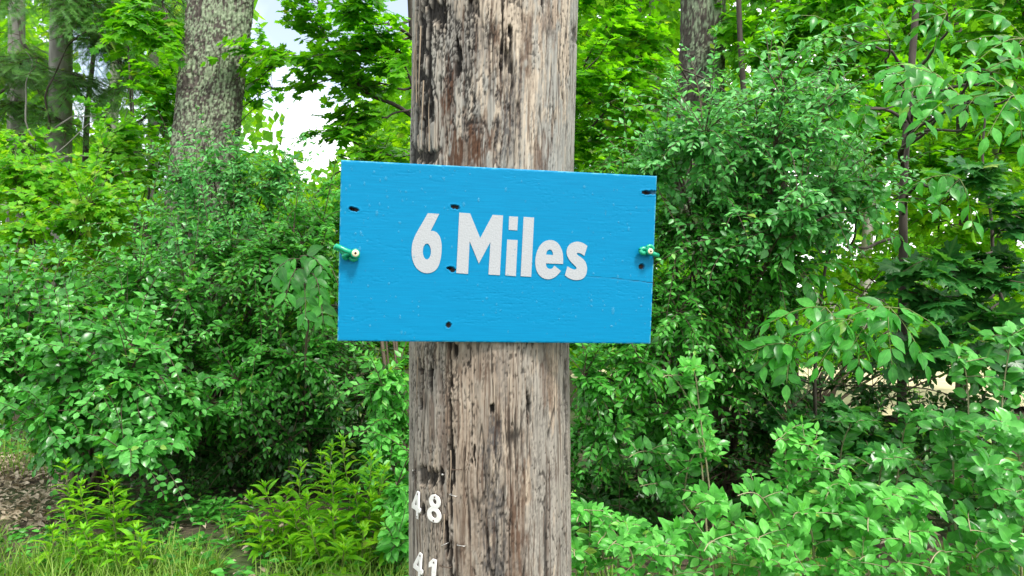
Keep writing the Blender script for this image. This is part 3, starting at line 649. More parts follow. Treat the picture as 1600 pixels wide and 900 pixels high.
class Plant:
    def __init__(s, name, label, cat, base, mat, group=None, single=300, kind=None):
        s.base = np.array([base[0], base[1], base[2] if len(base) > 2 else 0.0]); s.mat = mat; s.single = single
        s.root = thing(name, label, cat, s.base, group); s.pos, s.rot, s.size, s.var, s.sp = [], [], [], [], []
        s.tw, s.twq, s.nv = [], [], 0
        ALL.append(s)
    def add_leaves(s, sp, pos, axis, normal, size):
        axis = nrm(axis); normal = nrm(normal - (normal * axis).sum(-1, keepdims=True) * axis); x = np.cross(axis, normal)
        s.pos.append(pos); s.rot.append(np.stack([x, axis, normal], -1)); s.size.append(size)
        s.var.append(rng.integers(0, len(BLADES[sp]), len(pos))); s.sp += [sp] * len(pos)
    def add_tubes(s, paths, r0, r1, sides=4):
        v, f = tubes(paths, r0, r1, sides); s.tw.append(v); s.twq.append(f + s.nv); s.nv += len(v)
    def stem(s, path, r0, r1, mat, name='stem', sides=7, power=1.0):
        v, f = tubes(np.array(path)[None], np.array([r0]), np.array([r1]), sides, power)
        return link(name, mesh_np(name, v - s.base, f, mat, True), s.root)
    def dress(s, starts, tips, sp, size, n=10, span=.30, sag=.05, pair=True, grav=.15, wu=.75, wo=.7, wj=.45, center=None, ang=1.0, tr=(.0022, .0008), K=4, jit=.3, taper=.35, face=None):
        """twigs from starts to tips and leaves set along them"""
        T = len(starts); ln = np.linalg.norm(tips - starts, axis=1)
        mid = .5 * (starts + tips) + UP * (sag * ln)[:, None] * 2 + rng.normal(0, .08, (T, 3)) * ln[:, None]
        s.add_tubes(bez(starts, mid, tips, K), np.full(T, tr[0]) * rng.uniform(.7, 1.4, T), np.full(T, tr[1]), 3)
        m = n // 2 if pair else n
        lo = np.maximum(.12, 1 - span / np.maximum(ln, 1e-3))
        t = lo[:, None] + (1 - lo[:, None]) * (np.arange(m)[None, :] + .4 + .35 * (rng.random((T, m)) - .5)) / m
        if pair: t = np.repeat(t, 2, axis=1); sd = np.tile([1, -1], m)[None, :] * np.ones((T, 1))
        else: sd = np.where(np.arange(m)[None, :] % 2, 1, -1) * np.ones((T, 1))
        tt = t[..., None]
        p = (1 - tt) ** 2 * starts[:, None] + 2 * tt * (1 - tt) * mid[:, None] + tt ** 2 * tips[:, None]
        tan = nrm(2 * (1 - tt) * (mid - starts)[:, None] + 2 * tt * (tips - mid)[:, None])
        ctr = (starts.mean(0) if center is None else center)
        outw = nrm(p - ctr) if face is None else nrm(.5 * nrm(p - ctr) + np.array(face))
        nr = nrm(wu * UP + wo * outw + rng.normal(0, wj, p.shape))
        side = nrm(np.cross(tan, nr)) * sd[..., None]
        ax = nrm(tan * (.55 + .3 * rng.random(t.shape)[..., None]) + ang * side + rng.normal(0, jit * .5, p.shape) - UP * grav)
        prof = 1 - taper * np.clip((t - lo[:, None]) / (1 - lo[:, None] + 1e-6), 0, 1) ** 2
        sz = size * prof * rng.uniform(.70, 1.18, t.shape)
        # a leaf at each tip
        s.add_leaves(sp, p.reshape(-1, 3), ax.reshape(-1, 3), nr.reshape(-1, 3), sz.ravel())
        tn = nrm(tips - mid); nt_ = nrm(wu * UP + wo * nrm(tips - ctr) + rng.normal(0, wj, tips.shape))
        s.add_leaves(sp, tips, tn - UP * grav, nt_, size * (1 - taper) * rng.uniform(.7, 1.1, T))
    def pick(s):
        if not s.pos: return
        s.pos = np.concatenate(s.pos); s.rot = np.concatenate(s.rot); s.size = np.concatenate(s.size); s.var = np.concatenate(s.var); s.sp = np.array(s.sp)
        q = s.pos + s.rot[:, :, 1] * (s.size * .5)[:, None]; d = q[:, 1]
        s.d = d; dd = np.maximum(d, .05)
        s.px = 800 + F * q[:, 0] / dd; s.py = 450 - F * (q[:, 2] - CAMZ) / dd; s.ap = F * s.size / dd
    def finish(s, zb):
        if len(s.tw):
            link('twigs', mesh_np('twigs', np.concatenate(s.tw) - s.base, np.concatenate(s.twq), s.twig_mat if hasattr(s, 'twig_mat') else M_TWIG, True), s.root, kind='stuff')
        if isinstance(s.pos, list): return
        N = len(s.pos)
        inside = (s.d > .4) & (s.px > 2) & (s.px < 1598) & (s.py > 2) & (s.py < 898)
        hid = ((s.px > 640) & (s.px < 895)) | ((s.px > 528) & (s.px < 1022) & (s.py > 255) & (s.py < 535))
        cx = np.clip((s.px / CELL).astype(int), 0, ZW - 1); cy = np.clip((s.py / CELL).astype(int), 0, ZH - 1)
        vis = inside & ~hid & (s.d <= zb[cy, cx] + .10) & (s.ap > 11)
        idx = np.where(vis)[0]; idx = idx[np.argsort(-s.ap[idx])][:s.single]
        sel = np.zeros(N, bool); sel[idx] = True
        for i in idx:
            M = np.eye(4); M[:3, :3] = s.rot[i] * s.size[i]; M[:3, 3] = s.pos[i] - s.base
            o = bpy.data.objects.new('leaf', leaf_mesh(s.sp[i], s.var[i], s.mat)); C.collection.objects.link(o)
            o.parent = s.root; o.matrix_basis = Matrix(M.tolist())
        V, Q3, Q4, A, UVs, nv = [], [], [], [], [], 0
        rnd = rng.random(N)
        for sp in set(s.sp):
            for k, (bv, bf, buv) in enumerate(LOW.get(sp, BLADES[sp])):
                w_ = np.where((~sel) & (s.sp == sp) & (s.var == k))[0]
                if not len(w_): continue
                v = np.einsum('nij,vj->nvi', s.rot[w_] * s.size[w_][:, None, None], bv) + (s.pos[w_] - s.base)[:, None]
                f = bf[None] + (np.arange(len(w_)) * len(bv))[:, None, None] + nv
                V.append(v.reshape(-1, 3)); (Q4 if bf.shape[1] == 4 else Q3).append(f.reshape(-1, bf.shape[1])); nv += v.shape[0] * v.shape[1]
                A.append(np.repeat(rnd[w_], len(bv))); UVs.append(np.tile(buv, (len(w_), 1)))
        if V:
            fs = ([np.concatenate(Q4)] if Q4 else []) + ([np.concatenate(Q3)] if Q3 else [])
            link('foliage', mesh_np('foliage', np.concatenate(V), fs, s.mat, True, {'rnd': ('FLOAT', np.concatenate(A)), 'leafuv': ('FLOAT_VECTOR', np.concatenate(UVs))}), s.root, kind='stuff')
_lm = {}
def leaf_mesh(sp, k, mat):
    key = (sp, int(k), mat.name)
    if key not in _lm:
        v, f, uv = BLADES[sp][k]; _lm[key] = mesh_np('leaf', v, f, mat, True, {'leafuv': ('FLOAT_VECTOR', uv)})
    return _lm[key]
CELL = 7; ZW, ZH = 1600 // CELL + 1, 900 // CELL + 1

def blob_tips(lobe, n, shell=.35, low=-1.0):
    """twig tips in one lobe (px, py, depth, rx px, ry px, rdepth m), more of them near its outside"""
    x, y, d, rx, ry, rd = lobe
    v = nrm(rng.normal(0, 1, (n * 3, 3))); v = v[v[:, 1] < .55][:n]      # the far back is thinner
    r = (shell + (1 - shell) * rng.random(len(v)) ** .6)[:, None]
    c = P3(x, y, d); sc = np.array([rx / F * d, rd, ry / F * d])
    p = c + v * r * sc
    p[:, 2] = np.maximum(p[:, 2], .05 + .1 * rng.random(len(p)))
    return p, c, sc
def shrub(name, label, cat, base, lobes, sp, size, mat, n=10, dens=1.0, group=None, single=300, tr=(.0022, .0008), stem_r=.012, stem_mat=None, nb=5, sprays=.12, **kw):
    s = Plant(name, label, cat, base, mat, group, single)
    for lobe in lobes:
        cnt = int(lobe[6] * dens)
        tips, c, sc = blob_tips(lobe[:6], cnt)
        # branches from the root to the lobe
        B = nb; e = nrm(rng.normal(0, 1, (B, 3)) + np.array([0, -.3, .3])) * .75 * sc + c
        e[:, 2] = np.maximum(e[:, 2], .15)
        a = s.base + rng.normal(0, .05, (B, 3)) * [1, 1, 0]
        m_ = np.stack([a[:, 0] * .6 + c[0] * .4, a[:, 1] * .6 + c[1] * .4, np.maximum(e[:, 2], c[2]) * .8 + .1], -1) + rng.normal(0, .08, (B, 3))
        br = bez(a, m_, e, 14)
        for p in br: s.stem(p, stem_r * rng.uniform(.6, 1.2), stem_r * .2, stem_mat or M_TWIG, 'branch', 6)
        bp = br[:, 4:].reshape(-1, 3)
        dist = np.linalg.norm(tips[:, None] - bp[None] + UP * .06, axis=2) + rng.random((len(tips), len(bp))) * .12
        st = bp[dist.argmin(1)]
        s.dress(st, tips, sp, size, n, center=c - np.array([0, 0, sc[2] * .5]), tr=tr, **kw)
        # long arching shoots that break the outline
        ns = max(3, int(cnt * sprays)); v = nrm(rng.normal(0, 1, (ns, 3)) + np.array([0, -.45, .55])); o = c + v * sc * rng.uniform(.6, .95, (ns, 1))
        q = bp[np.linalg.norm(o[:, None] - bp[None], axis=2).argmin(1)]
        t2 = o + nrm(v + rng.normal(0, .45, (ns, 3)) + UP * .25) * rng.uniform(.14, .40, (ns, 1)); t2[:, 2] = np.maximum(t2[:, 2], .08)
        s.dress(q, t2, sp, size * .92, 20, .46, sag=.16, center=c - np.array([0, 0, sc[2]]), tr=(.0026, .0007), taper=.55, K=8, wo=.6, face=(0, -.5, 0), grav=.1)
    return s

# ------------------------------------------------------------------ leaf colours (each plant's own, save the painted backlight and shade)
G = lambda *a: [tuple(x) for x in a]
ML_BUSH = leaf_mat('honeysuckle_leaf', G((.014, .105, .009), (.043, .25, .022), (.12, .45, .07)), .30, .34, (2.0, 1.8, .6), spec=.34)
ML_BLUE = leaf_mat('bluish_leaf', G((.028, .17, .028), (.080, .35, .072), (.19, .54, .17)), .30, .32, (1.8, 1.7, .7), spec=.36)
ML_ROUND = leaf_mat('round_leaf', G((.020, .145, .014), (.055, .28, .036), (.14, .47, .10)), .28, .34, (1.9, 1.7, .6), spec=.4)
ML_SHADE = leaf_mat('painted_shade_leaf', G((.008, .050, .006), (.018, .095, .012), (.036, .15, .022)), .32, .28, (1.9, 1.7, .6), spec=.34)  # leaf green darkened to paint in the shade of the bush hollows
ML_GLOW = leaf_mat('backlit_maple_leaf', G((.09, .31, .008), (.16, .43, .010), (.26, .52, .016)), .45, .54, (1.7, 1.6, .5), vein=.2, spec=.2)  # leaf green brightened so the colour itself carries the glow of backlight
ML_LIME = leaf_mat('lime_leaf', G((.065, .29, .008), (.125, .41, .012), (.25, .50, .018)), .42, .45, (1.7, 1.6, .5), spec=.22)
ML_WEED = leaf_mat('weed_leaf', G((.09, .30, .008), (.15, .42, .012), (.25, .52, .018)), .38, .42, (1.6, 1.5, .5), spec=.26)
ML_MAPLE = leaf_mat('maple_leaf', G((.032, .17, .005), (.07, .28, .007), (.13, .40, .010)), .38, .52, (2.2, 1.9, .5), spec=.24)
ML_DMAPLE = leaf_mat('dark_maple_leaf', G((.014, .095, .018), (.026, .15, .028), (.045, .20, .036)), .32, .32, spec=.36)
ML_ASH = leaf_mat('ash_leaf', G((.024, .16, .018), (.048, .28, .034), (.10, .42, .065)), .32, .36, (2.0, 1.8, .6), spec=.34)
ML_SHOOT = leaf_mat('young_shoot_leaf', G((.034, .20, .020), (.085, .38, .05), (.18, .56, .11)), .34, .38, (1.7, 1.6, .6), spec=.28)
ML_PINE = leaf_mat('needle', G((.05, .17, .035), (.09, .25, .05), (.14, .32, .07)), .45, .38, (1.8, 1.7, .7), vein=0, spec=.25)
ML_WOOD = leaf_mat('far_leaf', G((.07, .23, .008), (.12, .34, .010), (.22, .45, .014)), .5, .52, (2.0, 1.8, .5), vein=.2, spec=.15)
ML_FERN = leaf_mat('fern_leaf', G((.10, .30, .014), (.16, .39, .02)), .45, .4, (1.7, 1.6, .6), vein=.2, spec=.25)
ML_GRASS = leaf_mat('grass_blade', G((.08, .20, .016), (.15, .31, .03), (.25, .36, .08)), .45, .38, (1.5, 1.4, .7), vein=0, spec=.25)

def gp(x, d):
    X = (x - 800) / F * d
    return np.array([X, d, float(gz(X, d))])

# ------------------------------------------------------------------ thick trunks
def trunk(root, path, radii, lichen, seed, name='trunk', dark=1.0, vis=(.25, .65), rows=330, NA=190):
    path = np.array(path, float)
    tt = np.unique(np.concatenate([np.linspace(0, 1, 60), np.linspace(vis[0], vis[1], rows)])); K = len(tt); s = np.linspace(0, 1, len(path))
    c = np.stack([np.interp(tt, s, path[:, k]) for k in range(3)], -1); R = np.interp(tt, s, radii)
    a = np.linspace(0, 2 * np.pi, NA, endpoint=False); A, Z = np.meshgrid(a, c[:, 2])
    rr = R[:, None] * np.ones_like(A); U = A * R.mean() * 1000; V = Z * 1000
    per = lambda f: np.where(A > np.pi, f(A - 2 * np.pi), f(A)) * 1.0
    Uc = np.cos(A) * R.mean() * 1000; Us = np.sin(A) * R.mean() * 1000
    # plates: interlacing furrows along the trunk, seamless because they follow cos and sin of the angle
    w1 = vnoise(V / 260 + 7, Uc / 120 + 9, seed) - .5; w2 = vnoise(V / 110 + 17, Us / 70 + 9, seed + 1) - .5
    ph = A * 19 + V / 240 + 4 * w1 + 3.5 * w2; ph2 = A * 43 - V / 170 + 5 * w2 - 4 * w1
    fur = .6 * np.abs(np.sin(ph)) ** .6 + .4 * np.abs(np.sin(ph2)) ** .7
    brk = .6 * vnoise(V / 38 + 3 * w1, A * 16 + 40, seed + 2) + .4 * vnoise(V / 15, A * 34 + 12, seed + 4)
    h = fur * (.55 + .6 * brk) + .32 * vnoise(V / 13, A * 45 + 90, seed + 3)
    rr = rr + (.036 * (h - .6)) * (R.mean() / .22)
    X = c[:, 0][:, None] + rr * np.cos(A); Y = c[:, 1][:, None] + rr * np.sin(A)
    bark = np.array([.082, .070, .060]) * dark; deep = np.array([.04, .033, .028]) * dark; lich = np.array([.25, .31, .20])
    m_l = sstep(.575 - lichen * .06, .625 - lichen * .06, .45 * fbm(V / 80 + 5, A * 5 + 60, seed + 5, 4) + .40 * vnoise(V / 14, A * 30 + 20, seed + 8) + .15 * vnoise(V / 300 + 2, Us / 200 + 20, seed + 9) + .022 + .05 * np.cos(A + .6))
    m_l = m_l * sstep(.35, .65, h) 
    col = bark * (.6 + .8 * vnoise(V / 16, A * 50 + 30, seed + 6))[..., None]
    col = col * (1 - sstep(.5, .3, h)[..., None]) + deep * sstep(.5, .3, h)[..., None]
    col = col * (1 - .9 * m_l[..., None]) + lich * (.8 + .4 * vnoise(V / 6, Us / 6 + 70, seed + 7))[..., None] * .9 * m_l[..., None]
    m, n, l, b = attr_mat(name + '_bark', fine=70, fvar=.3, stretch=(1, 1, .5), bump=.6, dist=.004, rough=.9)
    v = np.stack([X, Y, Z], -1).reshape(-1, 3) - np.array(root.location)
    link(name, mesh_np(name, v, grid_faces(K, NA, True), m, True, {'col': ('FLOAT_COLOR', np.concatenate([col, np.ones(col.shape[:2] + (1,))], -1))}), root)

def limb_path(a, b, wob=.12, K=16, sag=0.0):
    a, b = np.array(a, float), np.array(b, float); t = np.linspace(0, 1, K)[:, None]
    ln = np.linalg.norm(b - a); ph = rng.random(6) * 6.28
    p = a + (b - a) * t
    for k in range(3):
        p[:, k] += wob * ln * .22 * (np.sin(t[:, 0] * 5 + ph[k]) - np.sin(ph[k]) * (1 - t[:, 0]) - np.sin(5 + ph[k]) * t[:, 0]) + .04 * wob * ln * np.sin(t[:, 0] * 17 + ph[k + 3]) * t[:, 0] * (1 - t[:, 0]) * 4
    p[:, 2] += sag * ln * 4 * (t * (1 - t))[:, 0]
    return p

def leafy_limbs(s, limbs, sp, size, n_tw, mat=None, bark=None, r=.02, leaf_n=8, span=.35, reach=.45, drop=.12, vert=.20, pair=True, tr=(.003, .001), r_end=.25, start=.25, flat=.5, **kw):
    """limbs (list of start, end) as branches, flat sprays of leafy twigs off each"""
    for li in limbs:
        a, b = li[0], li[1]; rr = li[2] if len(li) > 2 else r; cnt = li[3] if len(li) > 3 else n_tw
        p = limb_path(a, b, .35); s.stem(p, rr, rr * r_end, bark or M_DARK, 'branch', 7)
        k = (start + (1 - start) * rng.random(cnt) ** .8) * (len(p) - 1); i = np.minimum(k.astype(int), len(p) - 2); st = p[i] + (p[i + 1] - p[i]) * (k - i)[:, None]
        d = nrm(p[-1] - p[0]); sd = nrm(np.cross(d, UP)); sgn = np.where(rng.random(cnt) < .5, 1, -1)[:, None]
        dirn = nrm(d * (.55 + .4 * rng.random((cnt, 1))) + sgn * sd * rng.uniform(.2, 1, (cnt, 1)) + UP * rng.normal(-drop, vert, (cnt, 1)) + rng.normal(0, .15, (cnt, 3)))
        tips = st + dirn * reach * rng.uniform(.45, 1.15, (cnt, 1))
        s.dress(st, tips, sp, size, leaf_n, span, center=st.mean(0) - UP * .6, tr=tr, pair=pair, **kw)

# ---- the lichen-covered trunk on the left
def lichen_tree():
    d = 5.0
    s = Plant('lichen_tree', 'thick grey tree trunk mottled with pale lichen, rising from bushes left of the board', 'tree', gp(268, d), ML_MAPLE, single=120)
    pts = [(268, 760), (284, 620), (302, 420), (320, 235), (332, 120), (346, 0), (356, -140), (368, -420), (372, -900)]
    trunk(s.root, [P3(x, y, d) for x, y in pts], [.27, .215, .202, .198, .197, .196, .19, .17, .13], 1.0, 3, vis=(.22, .66))
    top = P3(372, -900, d)
    L = [(P3(372, -700, d), P3(120, -1150, 4.6), .07, 60), (P3(372, -800, d), P3(700, -1150, 5.4), .07, 60), (P3(370, -880, d), P3(380, -1500, 5.6), .07, 70), (P3(366, -500, d), P3(560, -760, 5.8), .05, 40), (P3(360, -420, d), P3(120, -600, 5.5), .05, 40)]
    leafy_limbs(s, L, 'maple', .11, 40, bark=M_GREY, reach=.8, span=.6, leaf_n=10)
    # low bright sprays either side of the trunk
    s2 = [(P3(300, -60, d + .2), P3(212, 42, 4.7), .012, 26), (P3(296, -40, d + .2), P3(250, 60, 4.7), .01, 18)]
    leafy_limbs(s, s2, 'maple', .085, 26, bark=M_DARK, reach=.28, span=.26, leaf_n=8, wo=1.0)
    return s
lichen_tree()

# ---- trunk on the right
def grey_tree():
    d = 6.6
    s = Plant('grey_tree', 'straight grey tree trunk half hidden by leaves right of the pole', 'tree', gp(1082, d), ML_MAPLE, single=100)
    pts = [(1080, 690), (1082, 440), (1094, 180), (1098, 60), (1102, -200), (1106, -700)]
    trunk(s.root, [P3(x, y, d) for x, y in pts], [.26, .20, .19, .185, .175, .13], .35, 14, dark=.9, rows=130, NA=120, vis=(.2, .7))
    L = [(P3(1106, -600, d), P3(800, -900, 6), .06, 50), (P3(1106, -660, d), P3(1450, -950, 7), .06, 50), (P3(1104, -500, d), P3(1200, -1100, 6), .06, 50)]
    leafy_limbs(s, L, 'maple', .12, 40, bark=M_GREY, reach=.8, span=.6, leaf_n=10)
    return s
grey_tree()

# ---- maple behind the pole: limbs reach both ways
def pole_maple():
    d = 5.4
    s = Plant('maple_tree', 'slender dark maple tree behind the pole, leafy limbs reaching out on both sides', 'tree', gp(700, d), ML_MAPLE, single=300)
    tr = [P3(700, 690, d), P3(690, 400, d), P3(672, 180, d), P3(650, 60, d), P3(640, -120, d), P3(630, -400, d)]
    s.stem(np.array([np.interp(np.linspace(0, 1, 24), np.linspace(0, 1, 6), np.array(tr)[:, k]) for k in range(3)]).T, .085, .03, M_DARK, 'trunk', 9)
    L = [(P3(660, 190, d), P3(494, -10, 5.0), .018, 34), (P3(668, 240, d), P3(500, 196, 4.9), .010, 10), (P3(645, 30, d), P3(392, 76, 4.8), .012, 30), (P3(640, -60, d), P3(520, -40, 5.0), .015, 16), (P3(645, 60, d), P3(560, -10, 4.6), .014, 26),
         (P3(660, 150, d), P3(585, 60, 5.0), .012, 22), (P3(650, 120, d), P3(400, 130, 5.3), .010, 16), (P3(660, 250, d), P3(590, 225, 5.0), .010, 12), (P3(655, 100, d), P3(610, 110, 4.8), .01, 16), (P3(655, 130, d), P3(470, 140, 5.2), .010, 14), (P3(655, 170, d), P3(545, 170, 5.0), .009, 20), (P3(650, 60, d), P3(500, 60, 5.3), .010, 14)]
    R = [(P3(690, 250, d), P3(1010, 100, 4.9), .026, 52), (P3(690, 330, d), P3(1040, 205, 5.0), .030, 30), (P3(680, 200, d), P3(960, 20, 4.7), .02, 50), (P3(675, 160, d), P3(1060, -40, 5.0), .02, 44), (P3(690, 300, d), P3(960, 150, 4.6), .02, 45), (P3(690, 290, d), P3(935, 90, 4.4), .016, 40)]
    leafy_limbs(s, L + R, 'maple', .082, 26, reach=.36, span=.32, leaf_n=8, wo=1.0, drop=.18, wu=.6)
    return s
pole_maple()

# ---- hemlocks at the left
def hemlock(lab, x, d, lean, r0, br, seed):
    s = Plant('hemlock_tree', lab, 'tree', gp(x, d), ML_PINE, 'needle trees at the edge of the wood', single=0)
    p = np.array([np.interp(np.linspace(0, 1, 20), [0, 1], [P3(x, 700, d)[k], (P3(x + lean, -900, d))[k]]) for k in range(3)]).T; p[0, 2] = -.05
    s.stem(p, r0, r0 * .4, M_GREY, 'trunk', 12)
    for (y0, x1, y1, dd, cnt) in br:
        y0p = P3(x + lean * (700 - y0) / 1600, y0, d)
        leafy_limbs(s, [(y0p, P3(x1, y1, d + dd), .018, cnt)], 'needle', .17, cnt, bark=M_DARK, reach=.55, span=.55, leaf_n=8, drop=.35, vert=.22, tr=(.004, .0015), wj=.3, wo=.5, start=.15)
hemlock('grey needle tree trunk nearest the left side, dark drooping sprays', 22, 8.0, 10, .105, [(-60, -220, 60, -.6, 50), (-40, 150, 60, -1, 70), (60, 120, 140, -1.2, 60), (120, -60, 220, -.8, 50), (150, 110, 200, -1, 60), (-120, 120, -20, -1, 70), (-200, 60, -60, -1.4, 60), (200, 80, 290, -1, 40), (20, 60, 90, -1.5, 60), (90, -40, 130, -1.2, 40)], 1)
hemlock('pale trunk of the second needle tree, with bare dead boughs', 86, 7.2, 24, .13, [(-80, 240, -10, -.6, 70), (0, 190, 60, -.3, 50), (-120, 10, 0, -1, 60), (130, 250, 240, -.2, 26), (60, 210, 130, -.4, 30), (-160, 200, -110, -1, 60), (-60, 140, 20, -1.2, 60)], 2)
hemlock('thin needle tree beside the lichen trunk, soft green sprays', 236, 8.6, 10, .07, [(-60, 170, 60, -.5, 50), (20, 300, 80, .3, 50), (60, 160, 150, -.5, 50), (120, 250, 190, .4, 40), (-100, 260, 30, -1, 60), (170, 170, 250, -.4, 40), (140, 280, 220, 0, 36), (-140, 120, -30, -1, 50)], 3)
# bare dead boughs
def dead_boughs():
    s = Plant('dead_bough', 'bare grey fallen bough with thin twigs in front of the needle trees', 'branch', gp(60, 6.6), ML_PINE, single=0)
    for a, b, r in [((52, 760, 6.6), (70, 210, 6.6), .022), ((70, 215, 6.6), (172, 28, 6.5), .013), ((70, 260, 6.6), (200, 170, 6.2), .010), ((70, 215, 6.6), (165, 178, 6.4), .009), ((66, 330, 6.6), (150, 186, 6.3), .009), ((64, 330, 6.6), (0, 250, 6.4), .008), ((68, 240, 6.6), (40, 80, 6.6), .010), ((64, 360, 6.5), (130, 300, 6.1), .008), ((62, 340, 6.5), (-20, 320, 6.4), .008)]:
        s.stem(limb_path(P3(*a), P3(*b), .35), r, r * .3, M_GREY if r < .012 else M_DARK, 'branch', 7)
dead_boughs()

# ---- lime small tree left
def lime_tree():
    s = shrub('small_maple', 'yellow-green small maple with dark forked stem, before the needle trees', 'tree', gp(60, 5.4),
        [(60, 300, 5.2, 110, 55, .5, 60), (170, 330, 5.0, 90, 70, .5, 75), (110, 278, 5.3, 120, 36, .5, 46), (205, 260, 5.5, 60, 60, .4, 50), (20, 240, 5.6, 60, 40, .4, 24), (60, 390, 4.9, 110, 50, .4, 60)],
        'maple', .058, ML_LIME, n=10, dens=1.1, single=220, stem_r=.012, stem_mat=M_DARK, nb=2, span=.3, wo=.8, grav=.1)
    return s
lime_tree()
def leafy_sapling():
    s = shrub('young_tree', 'bright green young tree filling the gap between lime maple and lichen trunk', 'tree', gp(215, 6.0), [(240, 140, 6.0, 45, 70, .5, 44), (195, 60, 6.3, 50, 50, .5, 26), (230, 240, 5.8, 60, 60, .5, 50), (405, 130, 6.2, 30, 40, .5, 14)], 'maple', .075, ML_MAPLE, n=8, single=120, stem_r=.014, stem_mat=M_DARK, nb=2, span=.4)
leafy_sapling()

# ---- the big bushes on the left
BL = 'honeysuckle bushes beside the pole'
shrub('honeysuckle_bush', 'broad dark green bush in front of the lichen trunk', 'bush', gp(330, 4.5),
      [(300, 470, 4.0, 150, 110, .45, 200), (430, 480, 3.9, 120, 120, .45, 190), (240, 590, 3.9, 130, 120, .4, 150), (400, 620, 3.9, 150, 110, .45, 190), (500, 580, 4.0, 110, 120, .4, 150), (480, 400, 4.2, 80, 100, .4, 100), (190, 480, 4.2, 100, 90, .4, 80)],
      'oval', .052, ML_BUSH, n=16, group=BL, span=.36, dens=1.3)
shrub('honeysuckle_bush', 'bluish green bush top climbing against the foot of the lichen trunk', 'bush', gp(360, 4.6),
      [(320, 310, 4.4, 75, 75, .3, 75), (400, 300, 4.5, 70, 70, .3, 70), (290, 390, 4.2, 70, 60, .3, 60), (450, 330, 4.6, 60, 70, .3, 50), (375, 380, 4.3, 80, 60, .3, 60)],
      'oval', .050, ML_BLUE, n=14, group=BL, span=.32, dens=1.1, sprays=.35)
shrub('broadleaf_bush', 'paler bush with larger rounded leaves nearest the dirt path', 'bush', gp(150, 3.9),
      [(130, 540, 3.5, 150, 90, .4, 85), (190, 640, 3.3, 130, 80, .35, 80), (60, 590, 3.6, 100, 90, .35, 60), (240, 690, 3.2, 70, 35, .25, 34), (50, 480, 3.8, 100, 60, .35, 45), (140, 690, 3.4, 90, 50, .3, 40), (20, 560, 3.6, 90, 110, .35, 50)],
      'round', .062, ML_ROUND, n=13, span=.34, grav=.25, dens=1.5, sprays=.18)
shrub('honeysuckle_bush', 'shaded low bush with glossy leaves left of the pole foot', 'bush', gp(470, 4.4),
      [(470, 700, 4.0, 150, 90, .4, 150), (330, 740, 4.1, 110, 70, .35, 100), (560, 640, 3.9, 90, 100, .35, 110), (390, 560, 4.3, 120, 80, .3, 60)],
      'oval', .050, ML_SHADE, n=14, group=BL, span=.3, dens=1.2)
shrub('honeysuckle_bush', 'light leafy spray tight against the left side of the pole under the board', 'bush', gp(640, 3.9),
      [(612, 620, 3.5, 45, 60, .25, 45), (600, 700, 3.5, 45, 60, .25, 40), (560, 300, 4.3, 60, 40, .3, 30), (625, 820, 2.9, 35, 80, .2, 50), (655, 740, 3.4, 50, 90, .25, 40)],
      'oval', .058, ML_SHOOT, n=14, group=BL, span=.3)
shrub('honeysuckle_bush', 'leafy bush hidden behind the pole, showing only at its edges', 'bush', gp(760, 4.8),
      [(740, 600, 4.5, 110, 110, .4, 90), (790, 700, 4.2, 110, 90, .4, 80), (770, 440, 5.0, 100, 110, .4, 70)],
      'oval', .056, ML_BUSH, n=12, group=BL, span=.32, single=60, nb=3)
shrub('verge_bush', 'loose bush at the far left side beyond the dirt path', 'bush', gp(-260, 6.2),
      [(-120, 520, 6.0, 110, 100, .5, 70), (-330, 480, 6.4, 170, 130, .6, 100), (-620, 460, 6.6, 190, 150, .6, 100), (-950, 450, 7.0, 220, 160, .6, 100)],
      'oval', .075, ML_BUSH, n=12, span=.4, single=60, nb=3)
def droop_leaves():
    s = Plant('ash_sapling', 'thin sapling with drooping pointed leaves left of the board', 'sapling', gp(500, 3.9), ML_ASH)
    base = gp(500, 3.9)
    p = limb_path(base, P3(470, 400, 3.3), .2); s.stem(p, .010, .004, M_TWIG)
    a = np.array([P3(470, 405, 3.3), P3(470, 420, 3.3), P3(480, 430, 3.3), P3(470, 400, 3.3), P3(475, 440, 3.3), P3(485, 470, 3.3)])
    b = np.array([P3(420, 440, 3.15), P3(445, 470, 3.1), P3(500, 460, 3.1), P3(505, 420, 3.2), P3(478, 500, 3.05), P3(505, 505, 3.1)])
    s.dress(a, b, 'ash', .105, 8, .25, sag=.15, grav=.7, wo=.9, face=(0, -.9, 0), wu=.5, wj=.3, tr=(.003, .0012))
droop_leaves()

# ---- right of the pole
shrub('honeysuckle_bush', 'tall arching bush with pale bluish leaves right of the board', 'bush', gp(1120, 3.9),
      [(1110, 260, 3.3, 120, 80, .35, 95), (1230, 280, 3.3, 120, 90, .35, 100), (1190, 170, 3.3, 100, 60, .3, 26), (1040, 230, 3.4, 50, 50, .3, 24), (1280, 190, 3.2, 70, 60, .3, 18), (1310, 340, 3.4, 100, 60, .3, 46), (1180, 350, 3.2, 110, 60, .3, 60)],
      'oval', .052, ML_BLUE, n=14, group=BL, span=.34, wu=.6, wo=.6, face=(0, -.7, 0), nb=4, dens=1.1, sprays=.5)
shrub('honeysuckle_bush', 'dense small leaved bush directly behind the right edge of the board', 'bush', gp(1040, 4.0),
      [(1090, 400, 3.4, 120, 110, .35, 170), (1180, 430, 3.6, 110, 110, .35, 130), (1060, 540, 3.4, 130, 80, .35, 140), (960, 600, 3.2, 80, 90, .3, 130), (1170, 570, 3.5, 100, 70, .3, 90), (960, 300, 3.8, 70, 80, .3, 50), (930, 700, 3.3, 60, 70, .3, 55), (1050, 660, 3.5, 90, 80, .3, 80), (960, 450, 3.6, 90, 120, .3, 70)],
      'oval', .048, ML_BUSH, n=16, group=BL, span=.34, nb=4, dens=1.3)
